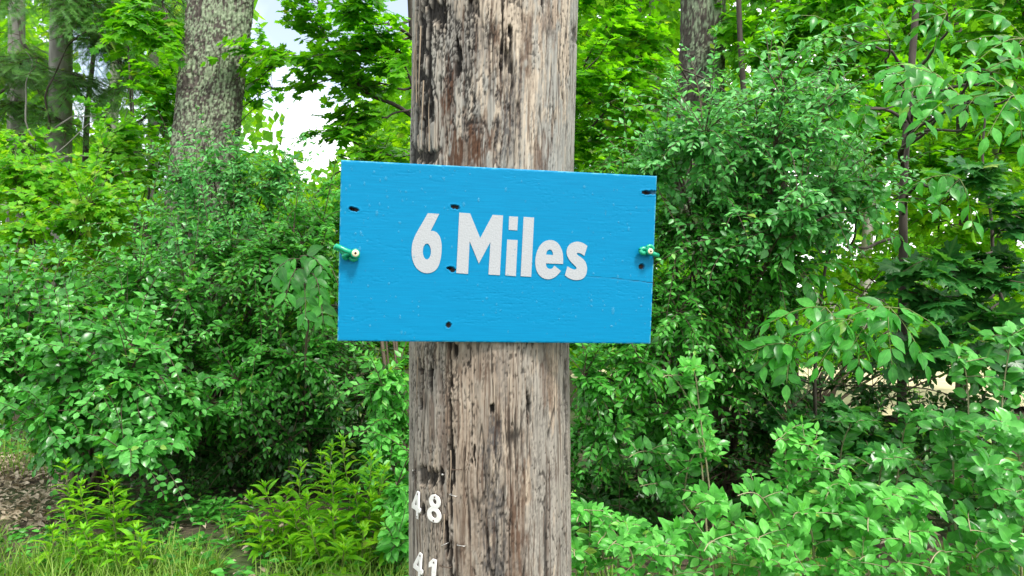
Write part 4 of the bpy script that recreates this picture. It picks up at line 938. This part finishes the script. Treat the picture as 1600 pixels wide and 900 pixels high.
shrub('shade_bush', 'dark shaded undergrowth bush below the ash sapling', 'bush', gp(1240, 4.2),
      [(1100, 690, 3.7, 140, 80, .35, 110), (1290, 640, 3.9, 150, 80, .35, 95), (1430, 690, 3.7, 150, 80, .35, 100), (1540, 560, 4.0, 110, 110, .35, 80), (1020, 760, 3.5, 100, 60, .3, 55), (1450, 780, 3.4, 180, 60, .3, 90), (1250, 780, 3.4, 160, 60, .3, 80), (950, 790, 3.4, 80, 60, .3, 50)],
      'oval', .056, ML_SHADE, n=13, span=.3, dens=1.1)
shrub('undergrowth_bush', 'loose light green undergrowth bush in front of the pale clearing', 'bush', gp(1250, 5.4),
      [(1000, 600, 5.0, 100, 70, .4, 60), (1180, 540, 5.2, 120, 50, .4, 60), (1380, 550, 5.2, 120, 50, .4, 60), (1560, 520, 5.2, 100, 60, .4, 50), (1010, 480, 5.3, 90, 80, .4, 50), (1380, 690, 4.6, 160, 35, .3, 60), (1160, 690, 4.6, 130, 35, .3, 50), (1440, 440, 5.4, 110, 70, .4, 46), (1120, 450, 5.4, 90, 70, .4, 40)],
      'oval', .07, ML_MAPLE, n=12, span=.36, single=150)
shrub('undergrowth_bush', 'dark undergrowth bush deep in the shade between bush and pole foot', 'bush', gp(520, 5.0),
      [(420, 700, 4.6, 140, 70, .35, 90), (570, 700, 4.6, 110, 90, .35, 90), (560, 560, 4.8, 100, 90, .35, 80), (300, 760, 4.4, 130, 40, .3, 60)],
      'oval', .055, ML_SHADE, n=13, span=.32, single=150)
# ash saplings with large compound leaves
def ash(lab, base, stem_pts, r, rachis, size=.092):
    s = Plant('ash_sapling', lab, 'sapling', base, ML_ASH, 'ash saplings right of the pole', single=300)
    sp_ = np.array(stem_pts); K = 26
    p = np.array([np.interp(np.linspace(0, 1, K), np.linspace(0, 1, len(sp_)), sp_[:, k]) for k in range(3)]).T; p += .012 * np.sin(np.linspace(0, 9, K))[:, None] * np.array([1, .5, 0])
    s.stem(p, r, r * .5, M_DARK, 'stem', 9)
    a, b, brs = [], [], []
    for (bx, by, bd, nn, ang0, spread, ln) in rachis:
        o = P3(bx, by, bd); q = p[np.argmin(np.linalg.norm(p - o - np.array([0, 0, -.1]), axis=1))]
        if np.linalg.norm(q - o) > .05: s.stem(limb_path(q, o, .3), r * .35, r * .14, M_DARK, 'branch', 6)
        for i in range(nn):
            an = math.radians(ang0 + spread * ((i + .5) / nn - .5) * 2) ; l_ = ln * rng.uniform(.8, 1.15)
            a.append(o); b.append(o + np.array([math.cos(an) * l_, -.35 * l_ * rng.uniform(.2, 1.3), math.sin(an) * l_ * .8]))
    s.twig_mat = M_STEM
    s.dress(np.array(a), np.array(b), 'ash', size, 8, .26, sag=.12, grav=.38, wo=.5, face=(0, -.8, 0), wu=.7, wj=.28, tr=(.0022, .0012), taper=.1)
    return s
ash('dark stemmed sapling with large drooping compound leaves at upper right', gp(1405, 4.0), [gp(1405, 4.0), P3(1408, 480, 3.9), P3(1412, 300, 3.9), P3(1425, 120, 3.9), P3(1436, -80, 3.9), P3(1440, -250, 3.9)], .026,
    [(1500, 150, 2.8, 4, 190, 40, .30), (1585, 150, 2.7, 4, 215, 60, .28), (1470, 120, 3.0, 3, 200, 30, .28), (1340, 330, 3.2, 3, 10, 80, .24), (1600, 60, 3.1, 4, 200, 50, .3), (1390, 60, 3.5, 4, 160, 60, .3), (1480, 20, 3.4, 4, 200, 70, .3), (1540, 110, 3.0, 3, 340, 40, .26), (1330, 60, 3.6, 3, 200, 60, .28), (1360, 170, 3.4, 4, 200, 60, .28), (1350, 250, 3.5, 3, 190, 60, .26), (1300, 110, 3.6, 3, 210, 60, .26), (1500, 280, 3.2, 3, 230, 60, .26)])
ash('slim sapling with bright fresh compound leaves in the middle of the right thicket', gp(1270, 3.7), [gp(1270, 3.7), P3(1272, 600, 3.5), P3(1290, 420, 3.4), P3(1300, 350, 3.4)], .010,
    [(1290, 480, 3.0, 3, 235, 60, .24), (1390, 480, 2.85, 5, 260, 75, .24), (1330, 500, 2.9, 4, 250, 70, .24), (1270, 370, 3.2, 3, 190, 50, .24), (1180, 390, 3.3, 3, 200, 60, .22), (1240, 540, 3.0, 3, 220, 50, .22), (1250, 430, 3.2, 3, 330, 60, .22)])
# dark maple sapling at the right edge
def dark_maple():
    s = Plant('maple_sapling', 'dark maple sapling with broad wet lobed leaves by the dark stemmed ash', 'sapling', gp(1560, 4.0), ML_DMAPLE)
    p = limb_path(gp(1560, 4.0), P3(1540, 180, 3.8), .15, 24); s.stem(p, .014, .005, M_DARK)
    L = [(p[14], P3(1440, 400, 3.4), .007, 12), (p[12], P3(1460, 470, 3.4), .007, 12), (p[15], P3(1600, 330, 3.4), .006, 10), (p[13], P3(1590, 430, 3.3), .006, 12), (p[11], P3(1520, 520, 3.4), .006, 12), (p[19], P3(1520, 260, 3.5), .006, 8), (p[9], P3(1600, 560, 3.4), .006, 10), (p[10], P3(1450, 540, 3.5), .006, 8)]
    leafy_limbs(s, L, 'maple', .115, 10, r=.006, reach=.22, span=.22, leaf_n=6, wu=.9, wo=.4, drop=.1, face=(0, -.5, 0))
    s = Plant('maple_sapling', 'low dark maple sapling in the shade under the bright compound leaves', 'sapling', gp(1270, 4.1), ML_DMAPLE)
    p = limb_path(gp(1270, 4.1), P3(1280, 590, 3.8), .15, 20); s.stem(p, .009, .004, M_DARK)
    L = [(p[14], P3(1220, 650, 3.5), .005, 10), (p[15], P3(1330, 640, 3.5), .005, 10), (p[12], P3(1260, 680, 3.4), .005, 10), (p[17], P3(1200, 600, 3.6), .005, 8), (p[13], P3(1370, 700, 3.5), .005, 8)]
    leafy_limbs(s, L, 'maple', .10, 10, r=.006, reach=.2, span=.2, leaf_n=6, wu=.9, wo=.4, drop=.1, face=(0, -.5, 0))
dark_maple()

# ---- vines and shoots low on the right
def shoots(lab, rows, size, sp='oval', mat=None, tipm=None, group='young shoots at the foot of the right thicket', n=16, name='honeysuckle_shoot'):
    """upright or arching shoots, leaves in opposite pairs all the way up"""
    x0 = np.mean([r[0] for r in rows]); d0 = np.mean([r[1] for r in rows])
    s = Plant(name, lab, 'shrub', gp(x0, d0), mat or ML_SHOOT, group); s.twig_mat = M_PALE
    for (bx, bd, tx, ty, td, nn) in rows:
        a = gp(bx, bd); b = P3(tx, ty, td); mid = np.array([a[0] * .65 + b[0] * .35, a[1] * .7 + b[1] * .3, max(a[2], b[2]) * .75 + .25 * b[2] + rng.uniform(0, .1)])
        p = bez(a[None], mid[None], b[None], 22)[0] + .008 * np.sin(np.linspace(0, 8, 22) + rng.random() * 6)[:, None] * np.array([1, .4, 0])
        s.stem(p, .0042, .0015, M_PALE, 'stem', 6)
        k = np.linspace(6, 20.5, nn) + rng.uniform(-.2, .2, nn); i = k.astype(int); q = p[i] + (p[i + 1] - p[i]) * (k - i)[:, None]
        sgn = np.where(np.arange(nn) % 2, 1, -1)[:, None]; tan = nrm(p[i + 1] - p[i])
        dirn = nrm(np.concatenate([rng.normal(0, 1, (nn, 2)) * [1, .8] , rng.uniform(-.1, .5, (nn, 1))], 1) + np.array([0, -.45, 0]))
        tips = q + dirn * (.05 + .13 * rng.random((nn, 1)) * (1.1 - (k[:, None] - 6) / 18))
        kp = rng.random(nn) < .55; kp[:2] = True
        s.dress(q[kp], tips[kp], sp, size, 6, .2, sag=.05, grav=.12, wo=.6, face=(0, -.75, 0), wu=.75, wj=.32, tr=(.0016, .0009), taper=.25)
        side = nrm(np.cross(tan, np.array([0, -1., .5]))) 
        for sg in (-1, 1):
            s.add_leaves(sp, q, side * sg + tan * .35 + rng.normal(0, .2, q.shape), np.array([0, -.6, .8]) + rng.normal(0, .3, q.shape), size * rng.uniform(.95, 1.35, nn) * (1 - .35 * np.linspace(0, 1, nn) ** 3))
    return s
shoots('tall single pale shoot with yellow tips right of the pole', [(1115, 2.9, 1068, 575, 2.75, 16), (1112, 2.9, 1036, 590, 2.8, 8)], .052)
shoots('upright fresh shoot with stacked pale leaves, tallest among the low bright shrubs', [(1245, 2.6, 1212, 690, 2.45, 18), (1262, 2.6, 1268, 705, 2.45, 15), (1255, 2.65, 1235, 740, 2.5, 12)], .046)
shoots('bright arching shrub with pale stems at the bottom beside the upright shoot', [(1180, 2.6, 1085, 790, 2.3, 14), (1250, 2.6, 1150, 775, 2.3, 14), (1300, 2.6, 1330, 760, 2.3, 14), (1330, 2.6, 1400, 780, 2.25, 16), (1400, 2.6, 1470, 800, 2.2, 16), (1280, 2.5, 1240, 810, 2.2, 14), (1350, 2.5, 1360, 830, 2.15, 14), (1440, 2.5, 1420, 850, 2.1, 12), (1200, 2.5, 1180, 850, 2.15, 14), (1110, 2.6, 1040, 840, 2.3, 12), (1300, 2.6, 1290, 780, 2.35, 14)], .056)
shoots('round leaved climbing shrub at the lower right corner of the thicket', [(1560, 2.9, 1585, 520, 2.7, 15), (1520, 2.8, 1500, 560, 2.7, 12), (1500, 2.7, 1475, 670, 2.5, 15), (1560, 2.6, 1540, 740, 2.3, 14), (1600, 2.6, 1590, 780, 2.3, 12), (1500, 2.6, 1520, 830, 2.2, 12), (1620, 2.6, 1560, 660, 2.4, 14), (1650, 2.7, 1640, 640, 2.5, 14), (1560, 2.5, 1580, 850, 2.15, 10)], .062, 'round', ML_ROUND)
shoots('low pale small leaved shrub hugging the right side of the pole foot', [(930, 2.6, 905, 815, 2.35, 14), (950, 2.6, 935, 850, 2.3, 14), (960, 2.6, 985, 830, 2.35, 14), (990, 2.6, 1020, 860, 2.3, 12), (915, 2.6, 895, 870, 2.3, 12), (900, 2.7, 880, 800, 2.5, 10)], .040)
shoots('low ground hugging shrub with small leaves along the bottom right', [(1000 + 62 * i, 2.35, 985 + 62 * i + rng.uniform(-30, 30), rng.uniform(850, 890), 2.2, 9) for i in range(11)], .044)
shoots('thin leafy shrub leaning in the shade between pole and bright shoots', [(1080, 3.2, 985, 715, 2.9, 14), (1100, 3.2, 1000, 760, 2.9, 12), (1060, 3.1, 1110, 700, 2.9, 12), (1300, 3.2, 1350, 660, 2.9, 14), (1390, 3.1, 1440, 650, 2.8, 14), (1360, 3.0, 1400, 720, 2.7, 14)], .056, 'oval', ML_ROUND)

# ---- weeds on the left and before the bush
def weeds(lab, rows, size, mat, tipped=True, group='leafy weeds along the verge'):
    x0 = np.mean([r[0] for r in rows]); d0 = np.mean([r[1] for r in rows])
    s = Plant('goldenrod', lab, 'weed', gp(x0, d0), mat, group); s.twig_mat = M_STEM
    for (x, d, ty, lean) in rows:
        a = gp(x, d); b = P3(x + lean, ty, d - .08); p = limb_path(a, b, .12, 20); h = np.linalg.norm(b - a)
        s.stem(p, .0034, .0014, M_STEM, 'stem', 6)
        nn = int(h / .0125); k = np.linspace(2, 18.9, nn); i = k.astype(int); q = p[i] + (p[i + 1] - p[i]) * (k - i)[:, None]
        an = np.arange(nn) * 2.4 + rng.random() * 6; t = (k - 2) / 17; ls = size * (.55 + .75 * np.sin(np.pi * np.clip(t * .85 + .12, 0, 1))) * rng.uniform(.8, 1.15, nn)
        ax = np.stack([np.cos(an), np.sin(an), .25 + .75 * t ** 2 + rng.normal(0, .12, nn)], -1)
        s.add_leaves('lance', q, ax, UP + .0 * ax + rng.normal(0, .2, ax.shape), ls)
        # rosette at the tip
        m_ = 9; an = np.arange(m_) * 2.4; ax = np.stack([np.cos(an) * .6, np.sin(an) * .6, np.full(m_, 1.)], -1)
        s.add_leaves('lance', np.repeat(p[-1][None], m_, 0), ax, -np.stack([np.cos(an), np.sin(an), np.full(m_, -.6)], -1), size * .55 * rng.uniform(.7, 1.1, m_))
    return s
weeds('tall leafy weed with yellowish tip beside the dirt path', [(128, 3.0, 728, -25), (150, 3.05, 770, -40), (110, 2.9, 800, -10), (138, 2.9, 760, -12), (95, 2.85, 830, -14), (150, 2.8, 830, -20)], .076, ML_WEED)
weeds('pair of upright weeds under the bush right of the tallest path weed', [(175, 3.1, 720, -18), (190, 3.0, 780, 5), (170, 2.95, 800, 10), (182, 2.9, 760, -4), (205, 2.85, 830, 8)], .076, ML_WEED)
weeds('short weed cluster low in the grass before the shaded litter', [(190, 2.75, 860, -10), (170, 2.8, 850, -6), (215, 2.8, 840, 6), (130, 2.75, 850, -14)], .07, ML_WEED)
weeds('bright yellow-green weed clump nearest the left side of the pole', [(530, 3.0, 750, -12), (500, 2.95, 780, -20), (548, 3.0, 765, 6), (480, 2.95, 800, -20), (570, 3.0, 780, 10), (520, 2.9, 810, 0), (560, 2.85, 830, 8), (498, 2.85, 840, -6), (588, 3.0, 800, 14), (540, 2.8, 850, 0), (515, 3.05, 700, 4), (540, 3.05, 690, -4), (560, 3.0, 715, 20), (480, 3.05, 730, -10), (590, 3.05, 735, 10), (575, 2.95, 810, 26), (508, 2.8, 820, -22), (525, 2.75, 860, 12), (600, 2.9, 830, 18)], .085, ML_WEED)
weeds('bright weed clump with yellow tips in front of the shaded bush', [(430, 3.1, 762, -16), (446, 3.05, 800, -6), (415, 3.0, 820, -10), (460, 3.1, 790, 8), (400, 3.2, 780, -8), (420, 2.95, 850, -10), (450, 2.9, 850, 6), (436, 3.05, 775, 12), (470, 2.85, 870, 0)], .09, ML_WEED)
weeds('tall thin weed shooting up behind the bright clump', [(505, 3.3, 712, -4), (585, 3.3, 740, 6)], .07, ML_WEED)
weeds('dim shaded weed under the edge of the dark bush', [(300, 3.5, 800, -6), (330, 3.6, 790, 4), (270, 3.5, 820, -4), (355, 3.5, 810, 4)], .075, ML_BUSH)

# ferns
def fern(lab, x, d, n=6, ln=.34, spread=(20, 160)):
    base = gp(x, d); s = Plant('fern', lab, 'fern', base, ML_FERN, 'ferns along the verge', single=0); s.twig_mat = M_STEM
    for i in range(n):
        an = math.radians(np.interp(i, [0, n - 1], spread) + rng.normal(0, 8)); l_ = ln * rng.uniform(.75, 1.1); dv = np.array([math.cos(an), -math.sin(an) * .8, 0])
        a = base; mid = base + dv * l_ * .35 + UP * l_ * .75; b = base + dv * l_ * .95 + UP * l_ * .45; p = bez(a[None], mid[None], b[None], 20)
        s.add_tubes(p, np.array([.0018]), np.array([.0005]), 4); p = p[0]; tan = nrm(np.gradient(p, axis=0)); side = nrm(np.cross(tan, UP)); nr = np.cross(side, tan)
        k = np.arange(4, 20); k = np.repeat(np.linspace(4, 18.9, 26), 2); j = k.astype(int); q = p[j] + (p[j + 1] - p[j]) * (k - j)[:, None]; sg = np.tile([1, -1], 26)[:, None]; t = (k - 4) / 15
        s.add_leaves('pinna', q, side[j] * sg + tan[j] * .35, nr[j], l_ * .30 * (1 - t) ** .7 * (.5 + .5 * np.minimum(1, t * 4)) + .006)
fern('pale fern at the bottom between grass and the bright weed clumps', 478, 2.62, 5, .2); fern('yellowish fern low at the right of the bright weed clump', 598, 2.6, 5, .2)
weeds('small seedlings in the shaded litter behind the short weeds', [(260, 3.2, 830, -4), (285, 3.1, 850, 4), (320, 3.15, 845, -4), (350, 3.1, 850, 6), (240, 3.3, 800, 0), (380, 3.2, 830, 2), (225, 3.1, 850, -4)], .07, ML_ROUND)

# ------------------------------------------------------------------ the wood behind
WD = 'trees of the wood behind'
def wood_tree(lab, x, d, lobes, size, mat, r=.06, sp='maple', single=60, lean=0, top=-300):
    s = Plant('wood_tree', lab, 'tree', gp(x, d), mat, WD, single)
    tp = P3(x + lean, top, d); p = limb_path(gp(x, d), tp, .06, 24); s.stem(p, r, r * .4, M_DARK, 'trunk', 9)
    for lb in lobes:
        tips, c, sc = blob_tips(lb[:6], lb[6]); B = 3
        a = p[np.clip(np.argmin(np.abs(p[:, 2] - (c[2] - .4))), 2, 23)]
        e = c + rng.normal(0, .4, (B, 3)) * sc; br = np.array([limb_path(a, q, .25, 12) for q in e])
        for q in br: s.stem(q, r * .3, r * .08, M_DARK, 'branch', 6)
        bp = br[:, 3:].reshape(-1, 3); st = bp[(np.linalg.norm(tips[:, None] - bp[None], axis=2) + rng.random((len(tips), len(bp))) * .3).argmin(1)]
        s.dress(st, tips, sp, size, 8, .55, center=c - UP * sc[2], tr=(.004, .0012), wo=.5, grav=.25, face=(0, -.3, 0))
    return s
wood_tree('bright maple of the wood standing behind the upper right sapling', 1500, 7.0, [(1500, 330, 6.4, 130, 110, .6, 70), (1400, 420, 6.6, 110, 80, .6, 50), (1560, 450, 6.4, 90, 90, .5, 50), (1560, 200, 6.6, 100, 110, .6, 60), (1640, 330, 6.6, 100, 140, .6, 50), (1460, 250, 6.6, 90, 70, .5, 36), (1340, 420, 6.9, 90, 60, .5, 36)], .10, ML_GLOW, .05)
wood_tree('leafy maple of the wood behind the arching bush', 1240, 7.4, [(1250, 60, 6.2, 150, 80, .7, 90), (1330, 140, 6.4, 120, 80, .6, 70), (1190, 10, 6.4, 120, 60, .6, 50), (1400, 30, 6.4, 130, 90, .7, 80), (1330, 250, 6.8, 100, 70, .6, 44), (1270, -90, 6.6, 300, 60, .7, 80)], .10, ML_MAPLE, .045)
wood_tree('maple of the wood reaching over the right corner', 1680, 6.2, [(1560, 40, 5.6, 120, 80, .6, 70), (1640, 120, 5.6, 100, 100, .6, 50), (1560, -60, 5.8, 160, 60, .6, 60), (1480, 100, 6.0, 80, 60, .5, 36)], .095, ML_MAPLE, .06)
wood_tree('broad leaved maple of the wood filling the top between pole and arching bush', 1150, 6.0, [(975, 60, 5.4, 70, 60, .5, 36), (1215, 90, 5.2, 70, 60, .5, 36), (1300, 40, 5.2, 110, 60, .5, 50), (1420, 130, 5.2, 100, 80, .5, 50), (1350, 210, 5.0, 90, 60, .5, 40), (1560, 230, 5.4, 90, 80, .5, 40), (960, 190, 5.4, 70, 60, .5, 30), (1450, 260, 5.4, 80, 60, .5, 30)], .098, ML_MAPLE, .035, single=200)
wood_tree('maple of the wood low behind the right edge of the board', 1000, 7.2, [(980, 330, 6.6, 110, 100, .6, 60), (1000, 240, 6.8, 90, 70, .6, 34), (930, 470, 6.6, 90, 90, .6, 40), (1100, 300, 7.4, 90, 90, .6, 36), (1000, 140, 7.2, 110, 90, .6, 40)], .10, ML_MAPLE, .04, top=0)
wood_tree('dim maple of the wood in the gap left of the lichen trunk', 150, 8.4, [(150, 420, 7.2, 140, 80, .7, 60), (60, 480, 7.0, 120, 80, .7, 50), (240, 360, 7.4, 80, 90, .6, 40), (-60, 400, 7.0, 120, 120, .6, 40)], .11, ML_WOOD, .05, top=0)
wood_tree('low tree of the wood seen between lichen trunk and board', 470, 8.0, [(440, 320, 7.4, 90, 50, .6, 40), (540, 340, 7.2, 80, 60, .6, 40), (610, 230, 7.4, 60, 50, .5, 26), (610, 420, 7.0, 80, 90, .5, 40)], .11, ML_WOOD, .05, top=345)

def far_wood():
    """the mass of leaves beyond: too far and too many to count"""
    N = 84000
    x = np.where(rng.random(N) < .5, rng.uniform(-150, 1750, N), rng.uniform(-1500, 3100, N)); d = rng.uniform(10, 17, N)
    top = np.interp(x, [-1500, -100, 0, 80, 120, 170, 230, 300, 370, 400, 450, 540, 575, 640, 760, 900, 960, 1100, 1300, 1600, 3100], [-500, -420, -150, -40, 170, 190, 60, -60, 0, 190, 290, 285, 170, 60, -60, -260, -350, -420, -420, -450, -500])
    y = top + (640 - top) * rng.random(N) ** .9
    g = vnoise(x / 46 + 60, y / 46 + 60, 7) ; lit = ((x > 1230) & (y > 230) & (y < 520) & (rng.random(N) < .55)) | ((x > 1130) & (x < 1330) & (y < 110) & (rng.random(N) < .5))
    keep = ~lit & (g > np.where((x > 900) | (x < -60), .0, np.where(x > 540, .2, .30)) + .22 * rng.random(N)) & ~((x > 60) & (x < 210) & (y > 120) & (y < 225) & (rng.random(N) < .8)) & (y < 640)
    x, y, d = x[keep], y[keep], d[keep]; N = len(x)
    p = np.stack([(x - 800) / F * d, d, CAMZ - (y - 450) / F * d], -1); p[:, 2] = np.maximum(p[:, 2], .1)
    n_each = 3
    q = np.repeat(p, n_each, 0) + rng.normal(0, .16, (N * n_each, 3))
    V = np.tile(BLADES['maple'][1][0], (1, 1)); bf = BLADES['maple'][1][1]; bu = BLADES['maple'][1][2]
    ax = nrm(rng.normal(0, 1, q.shape) + np.array([0, -.2, -.5])); nr = nrm(np.array([0, -.4, .9]) + rng.normal(0, .5, q.shape)); nr = nrm(nr - (nr * ax).sum(-1, keepdims=True) * ax)
    # simple pointed leaves keep it cheap
    bv = np.array([[0, 0, 0], [.40, .48, -.04], [0, 1.1, -.2], [-.40, .48, -.04]]); bf = np.array([[0, 1, 2], [0, 2, 3]])
    R = np.stack([np.cross(ax, nr), ax, nr], -1) * (rng.uniform(.11, .21, len(q)))[:, None, None]
    v = np.einsum('nij,vj->nvi', R, bv) + q[:, None]; f = bf[None] + (np.arange(len(q)) * 4)[:, None, None]
    o = link('woods', mesh_np('woods', v.reshape(-1, 3), f.reshape(-1, 3), ML_WOOD, False, {'rnd': ('FLOAT', np.repeat(rng.random(len(q)), 4))}), kind='stuff')
far_wood()
for i, (x, d, r, ln, lab) in enumerate([(1000, 11, .10, 10, 'dim far trunk in the wood close to the right side of the pole'), (1345, 10.5, .08, -14, 'dim far trunk in the wood behind the arching bush'), (160, 11.5, .10, 12, 'dim far trunk in the wood between the needle trees'), (1560, 12, .11, 18, 'dim far trunk in the wood near the right corner')]):
    s = Plant('far_trunk', lab, 'tree', gp(x, d), ML_WOOD, 'far trunks in the wood', 0)
    s.stem(limb_path(gp(x, d), P3(x + ln, -500, d), .05, 24), r, r * .6, M_GREY, 'trunk', 10)

# ------------------------------------------------------------------ grass and litter
def grass():
    xs, ds, hs = [], [], []
    def area(n, x0, x1, d0, d1, h): 
        xs.append(rng.uniform(x0, x1, n)); ds.append(rng.uniform(d0, d1, n)); hs.append(h * rng.uniform(.5, 1.2, n))
    area(3000, -260, 190, 2.35, 3.1, .15); area(1300, 170, 420, 2.35, 2.9, .15); area(1700, 250, 660, 2.3, 2.9, .15); area(1500, -300, 130, 4.2, 6.0, .26); area(900, -300, -40, 3.4, 4.3, .2); area(2600, 640, 1700, 2.15, 2.9, .2); area(1500, -2200, -260, 2.0, 6, .2); area(1500, 1650, 3600, 2.0, 6, .2); area(500, 350, 520, 2.8, 3.3, .14); area(2600, -200, 1600, 1.0, 2.4, .10)
    x = np.concatenate(xs); d = np.concatenate(ds); h = np.concatenate(hs); X = (x - 800) / F * d
    k = vnoise(X * 4 + 50, d * 4 + 50, 3) > .33; X, d, h = X[k], d[k], h[k] * (.6 + .8 * vnoise(X[k] * 3 + 20, d[k] * 3 + 20, 4)); N = len(X)
    base = np.stack([X, d, gz(X, d) - .01], -1); an = rng.random(N) * 6.283; dv = np.stack([np.cos(an), np.sin(an), 0 * an], -1); lean = rng.uniform(.15, .95, N)
    sd = np.stack([-np.sin(an), np.cos(an), 0 * an], -1); wd = rng.uniform(.0013, .0030, N)
    V = []
    for t, wv in ((0, 1), (.4, .9), (.75, .6), (1, .06)):
        c = base + dv * (h * lean * t ** 2)[:, None] + UP * (h * (t - .45 * lean * t ** 2))[:, None]
        V += [c - sd * (wd * wv)[:, None], c + sd * (wd * wv)[:, None]]
    v = np.stack(V, 1); f = np.array([[0, 1, 3, 2], [2, 3, 5, 4], [4, 5, 7, 6]])[None] + (np.arange(N) * 8)[:, None, None]
    link('grass', mesh_np('grass', v.reshape(-1, 3), f.reshape(-1, 4), ML_GRASS, True, {'rnd': ('FLOAT', np.repeat(rng.random(N), 8))}), kind='stuff')
grass()
def litter():
    n1 = 5200
    x = np.concatenate([rng.uniform(-200, 110, 2600), rng.uniform(150, 640, 420), rng.uniform(640, 1700, 1100)]); d = np.concatenate([rng.uniform(3.3, 4.9, 2600), rng.uniform(2.7, 4.2, 420), rng.uniform(2.4, 4, 1100)])
    X = (x - 800) / F * d; p = np.stack([X, d, gz(X, d) + .012 + .02 * rng.random(len(x))], -1)
    ax = nrm(np.stack([rng.normal(0, 1, len(x)), rng.normal(0, 1, len(x)), rng.normal(0, .25, len(x))], -1)); nr = nrm(UP + rng.normal(0, .45, p.shape)); nr = nrm(nr - (nr * ax).sum(-1, keepdims=True) * ax)
    bv, bf, bu = LOW['oval'][1]; R = np.stack([np.cross(ax, nr), ax, nr], -1) * (rng.uniform(.022, .055, len(x)) * np.clip(d / 3.8, .5, 1))[:, None, None]
    v = np.einsum('nij,vj->nvi', R, bv) + p[:, None]; f = bf[None] + (np.arange(len(x)) * len(bv))[:, None, None]
    m = leaf_mat('dead_leaf', G((.22, .16, .105), (.36, .28, .20), (.48, .40, .30)), .75, .1, (1.2, 1, .8), vein=.2)
    link('leaf_litter', mesh_np('leaf_litter', v.reshape(-1, 3), f.reshape(-1, 3), m, True, {'rnd': ('FLOAT', np.repeat(rng.random(len(x)), len(bv)))}), kind='stuff')
litter()

def ground_cover():
    """small seedlings and runners close to the soil, nobody could count them"""
    n = 2600; x = rng.uniform(-500, 2000, n); d = rng.uniform(2.3, 5.6, n); k = ~((x < 105) & (d > 3.3) & (d < 4.75)) & (vnoise(x / 90 + 50, d * 3 + 50, 9) > .30); x, d = x[k], d[k]; n = len(x)
    X = (x - 800) / F * d; b = np.stack([X, d, gz(X, d)], -1); m = 9
    h = rng.uniform(.02, .10, (n, 1)) * rng.uniform(.2, 1.1, (n, m)); an = rng.random((n, m)) * 6.283
    p = b[:, None] + np.stack([np.cos(an) * .03, np.sin(an) * .03, h], -1); p = p.reshape(-1, 3); an = an.ravel()
    ax = nrm(np.stack([np.cos(an), np.sin(an), rng.normal(.05, .25, n * m)], -1)); nr = nrm(UP + np.array([0, -.35, 0]) + rng.normal(0, .3, p.shape)); nr = nrm(nr - (nr * ax).sum(-1, keepdims=True) * ax)
    bv, bf, bu = LOW['oval'][0]; R = np.stack([np.cross(ax, nr), ax, nr], -1) * rng.uniform(.022, .055, n * m)[:, None, None]
    v = np.einsum('nij,vj->nvi', R, bv) + p[:, None]; f = bf[None] + (np.arange(n * m) * len(bv))[:, None, None]
    link('ground_cover', mesh_np('ground_cover', v.reshape(-1, 3), f.reshape(-1, 3), ML_BUSH, True, {'rnd': ('FLOAT', np.repeat(rng.random(n * m), len(bv))), 'leafuv': ('FLOAT_VECTOR', np.tile(bu, (n * m, 1)))}), kind='stuff')
ground_cover()

# ------------------------------------------------------------------ which leaves the picture shows one by one
zb = np.full((ZH, ZW), 1e9)
for s in ALL:
    s.pick()
    if isinstance(s.pos, list): continue
    cx = (s.px / CELL).astype(int); cy = (s.py / CELL).astype(int); k = (s.d > .4) & (cx >= 0) & (cx < ZW) & (cy >= 0) & (cy < ZH)
    np.minimum.at(zb, (cy[k], cx[k]), s.d[k])
for s in ALL: s.finish(zb)
print('leaves', sum(len(s.pos) for s in ALL), 'objects', len(bpy.data.objects), 'tris', sum((2 * len(o.data.polygons)) for o in bpy.data.objects if o.type == 'MESH'))
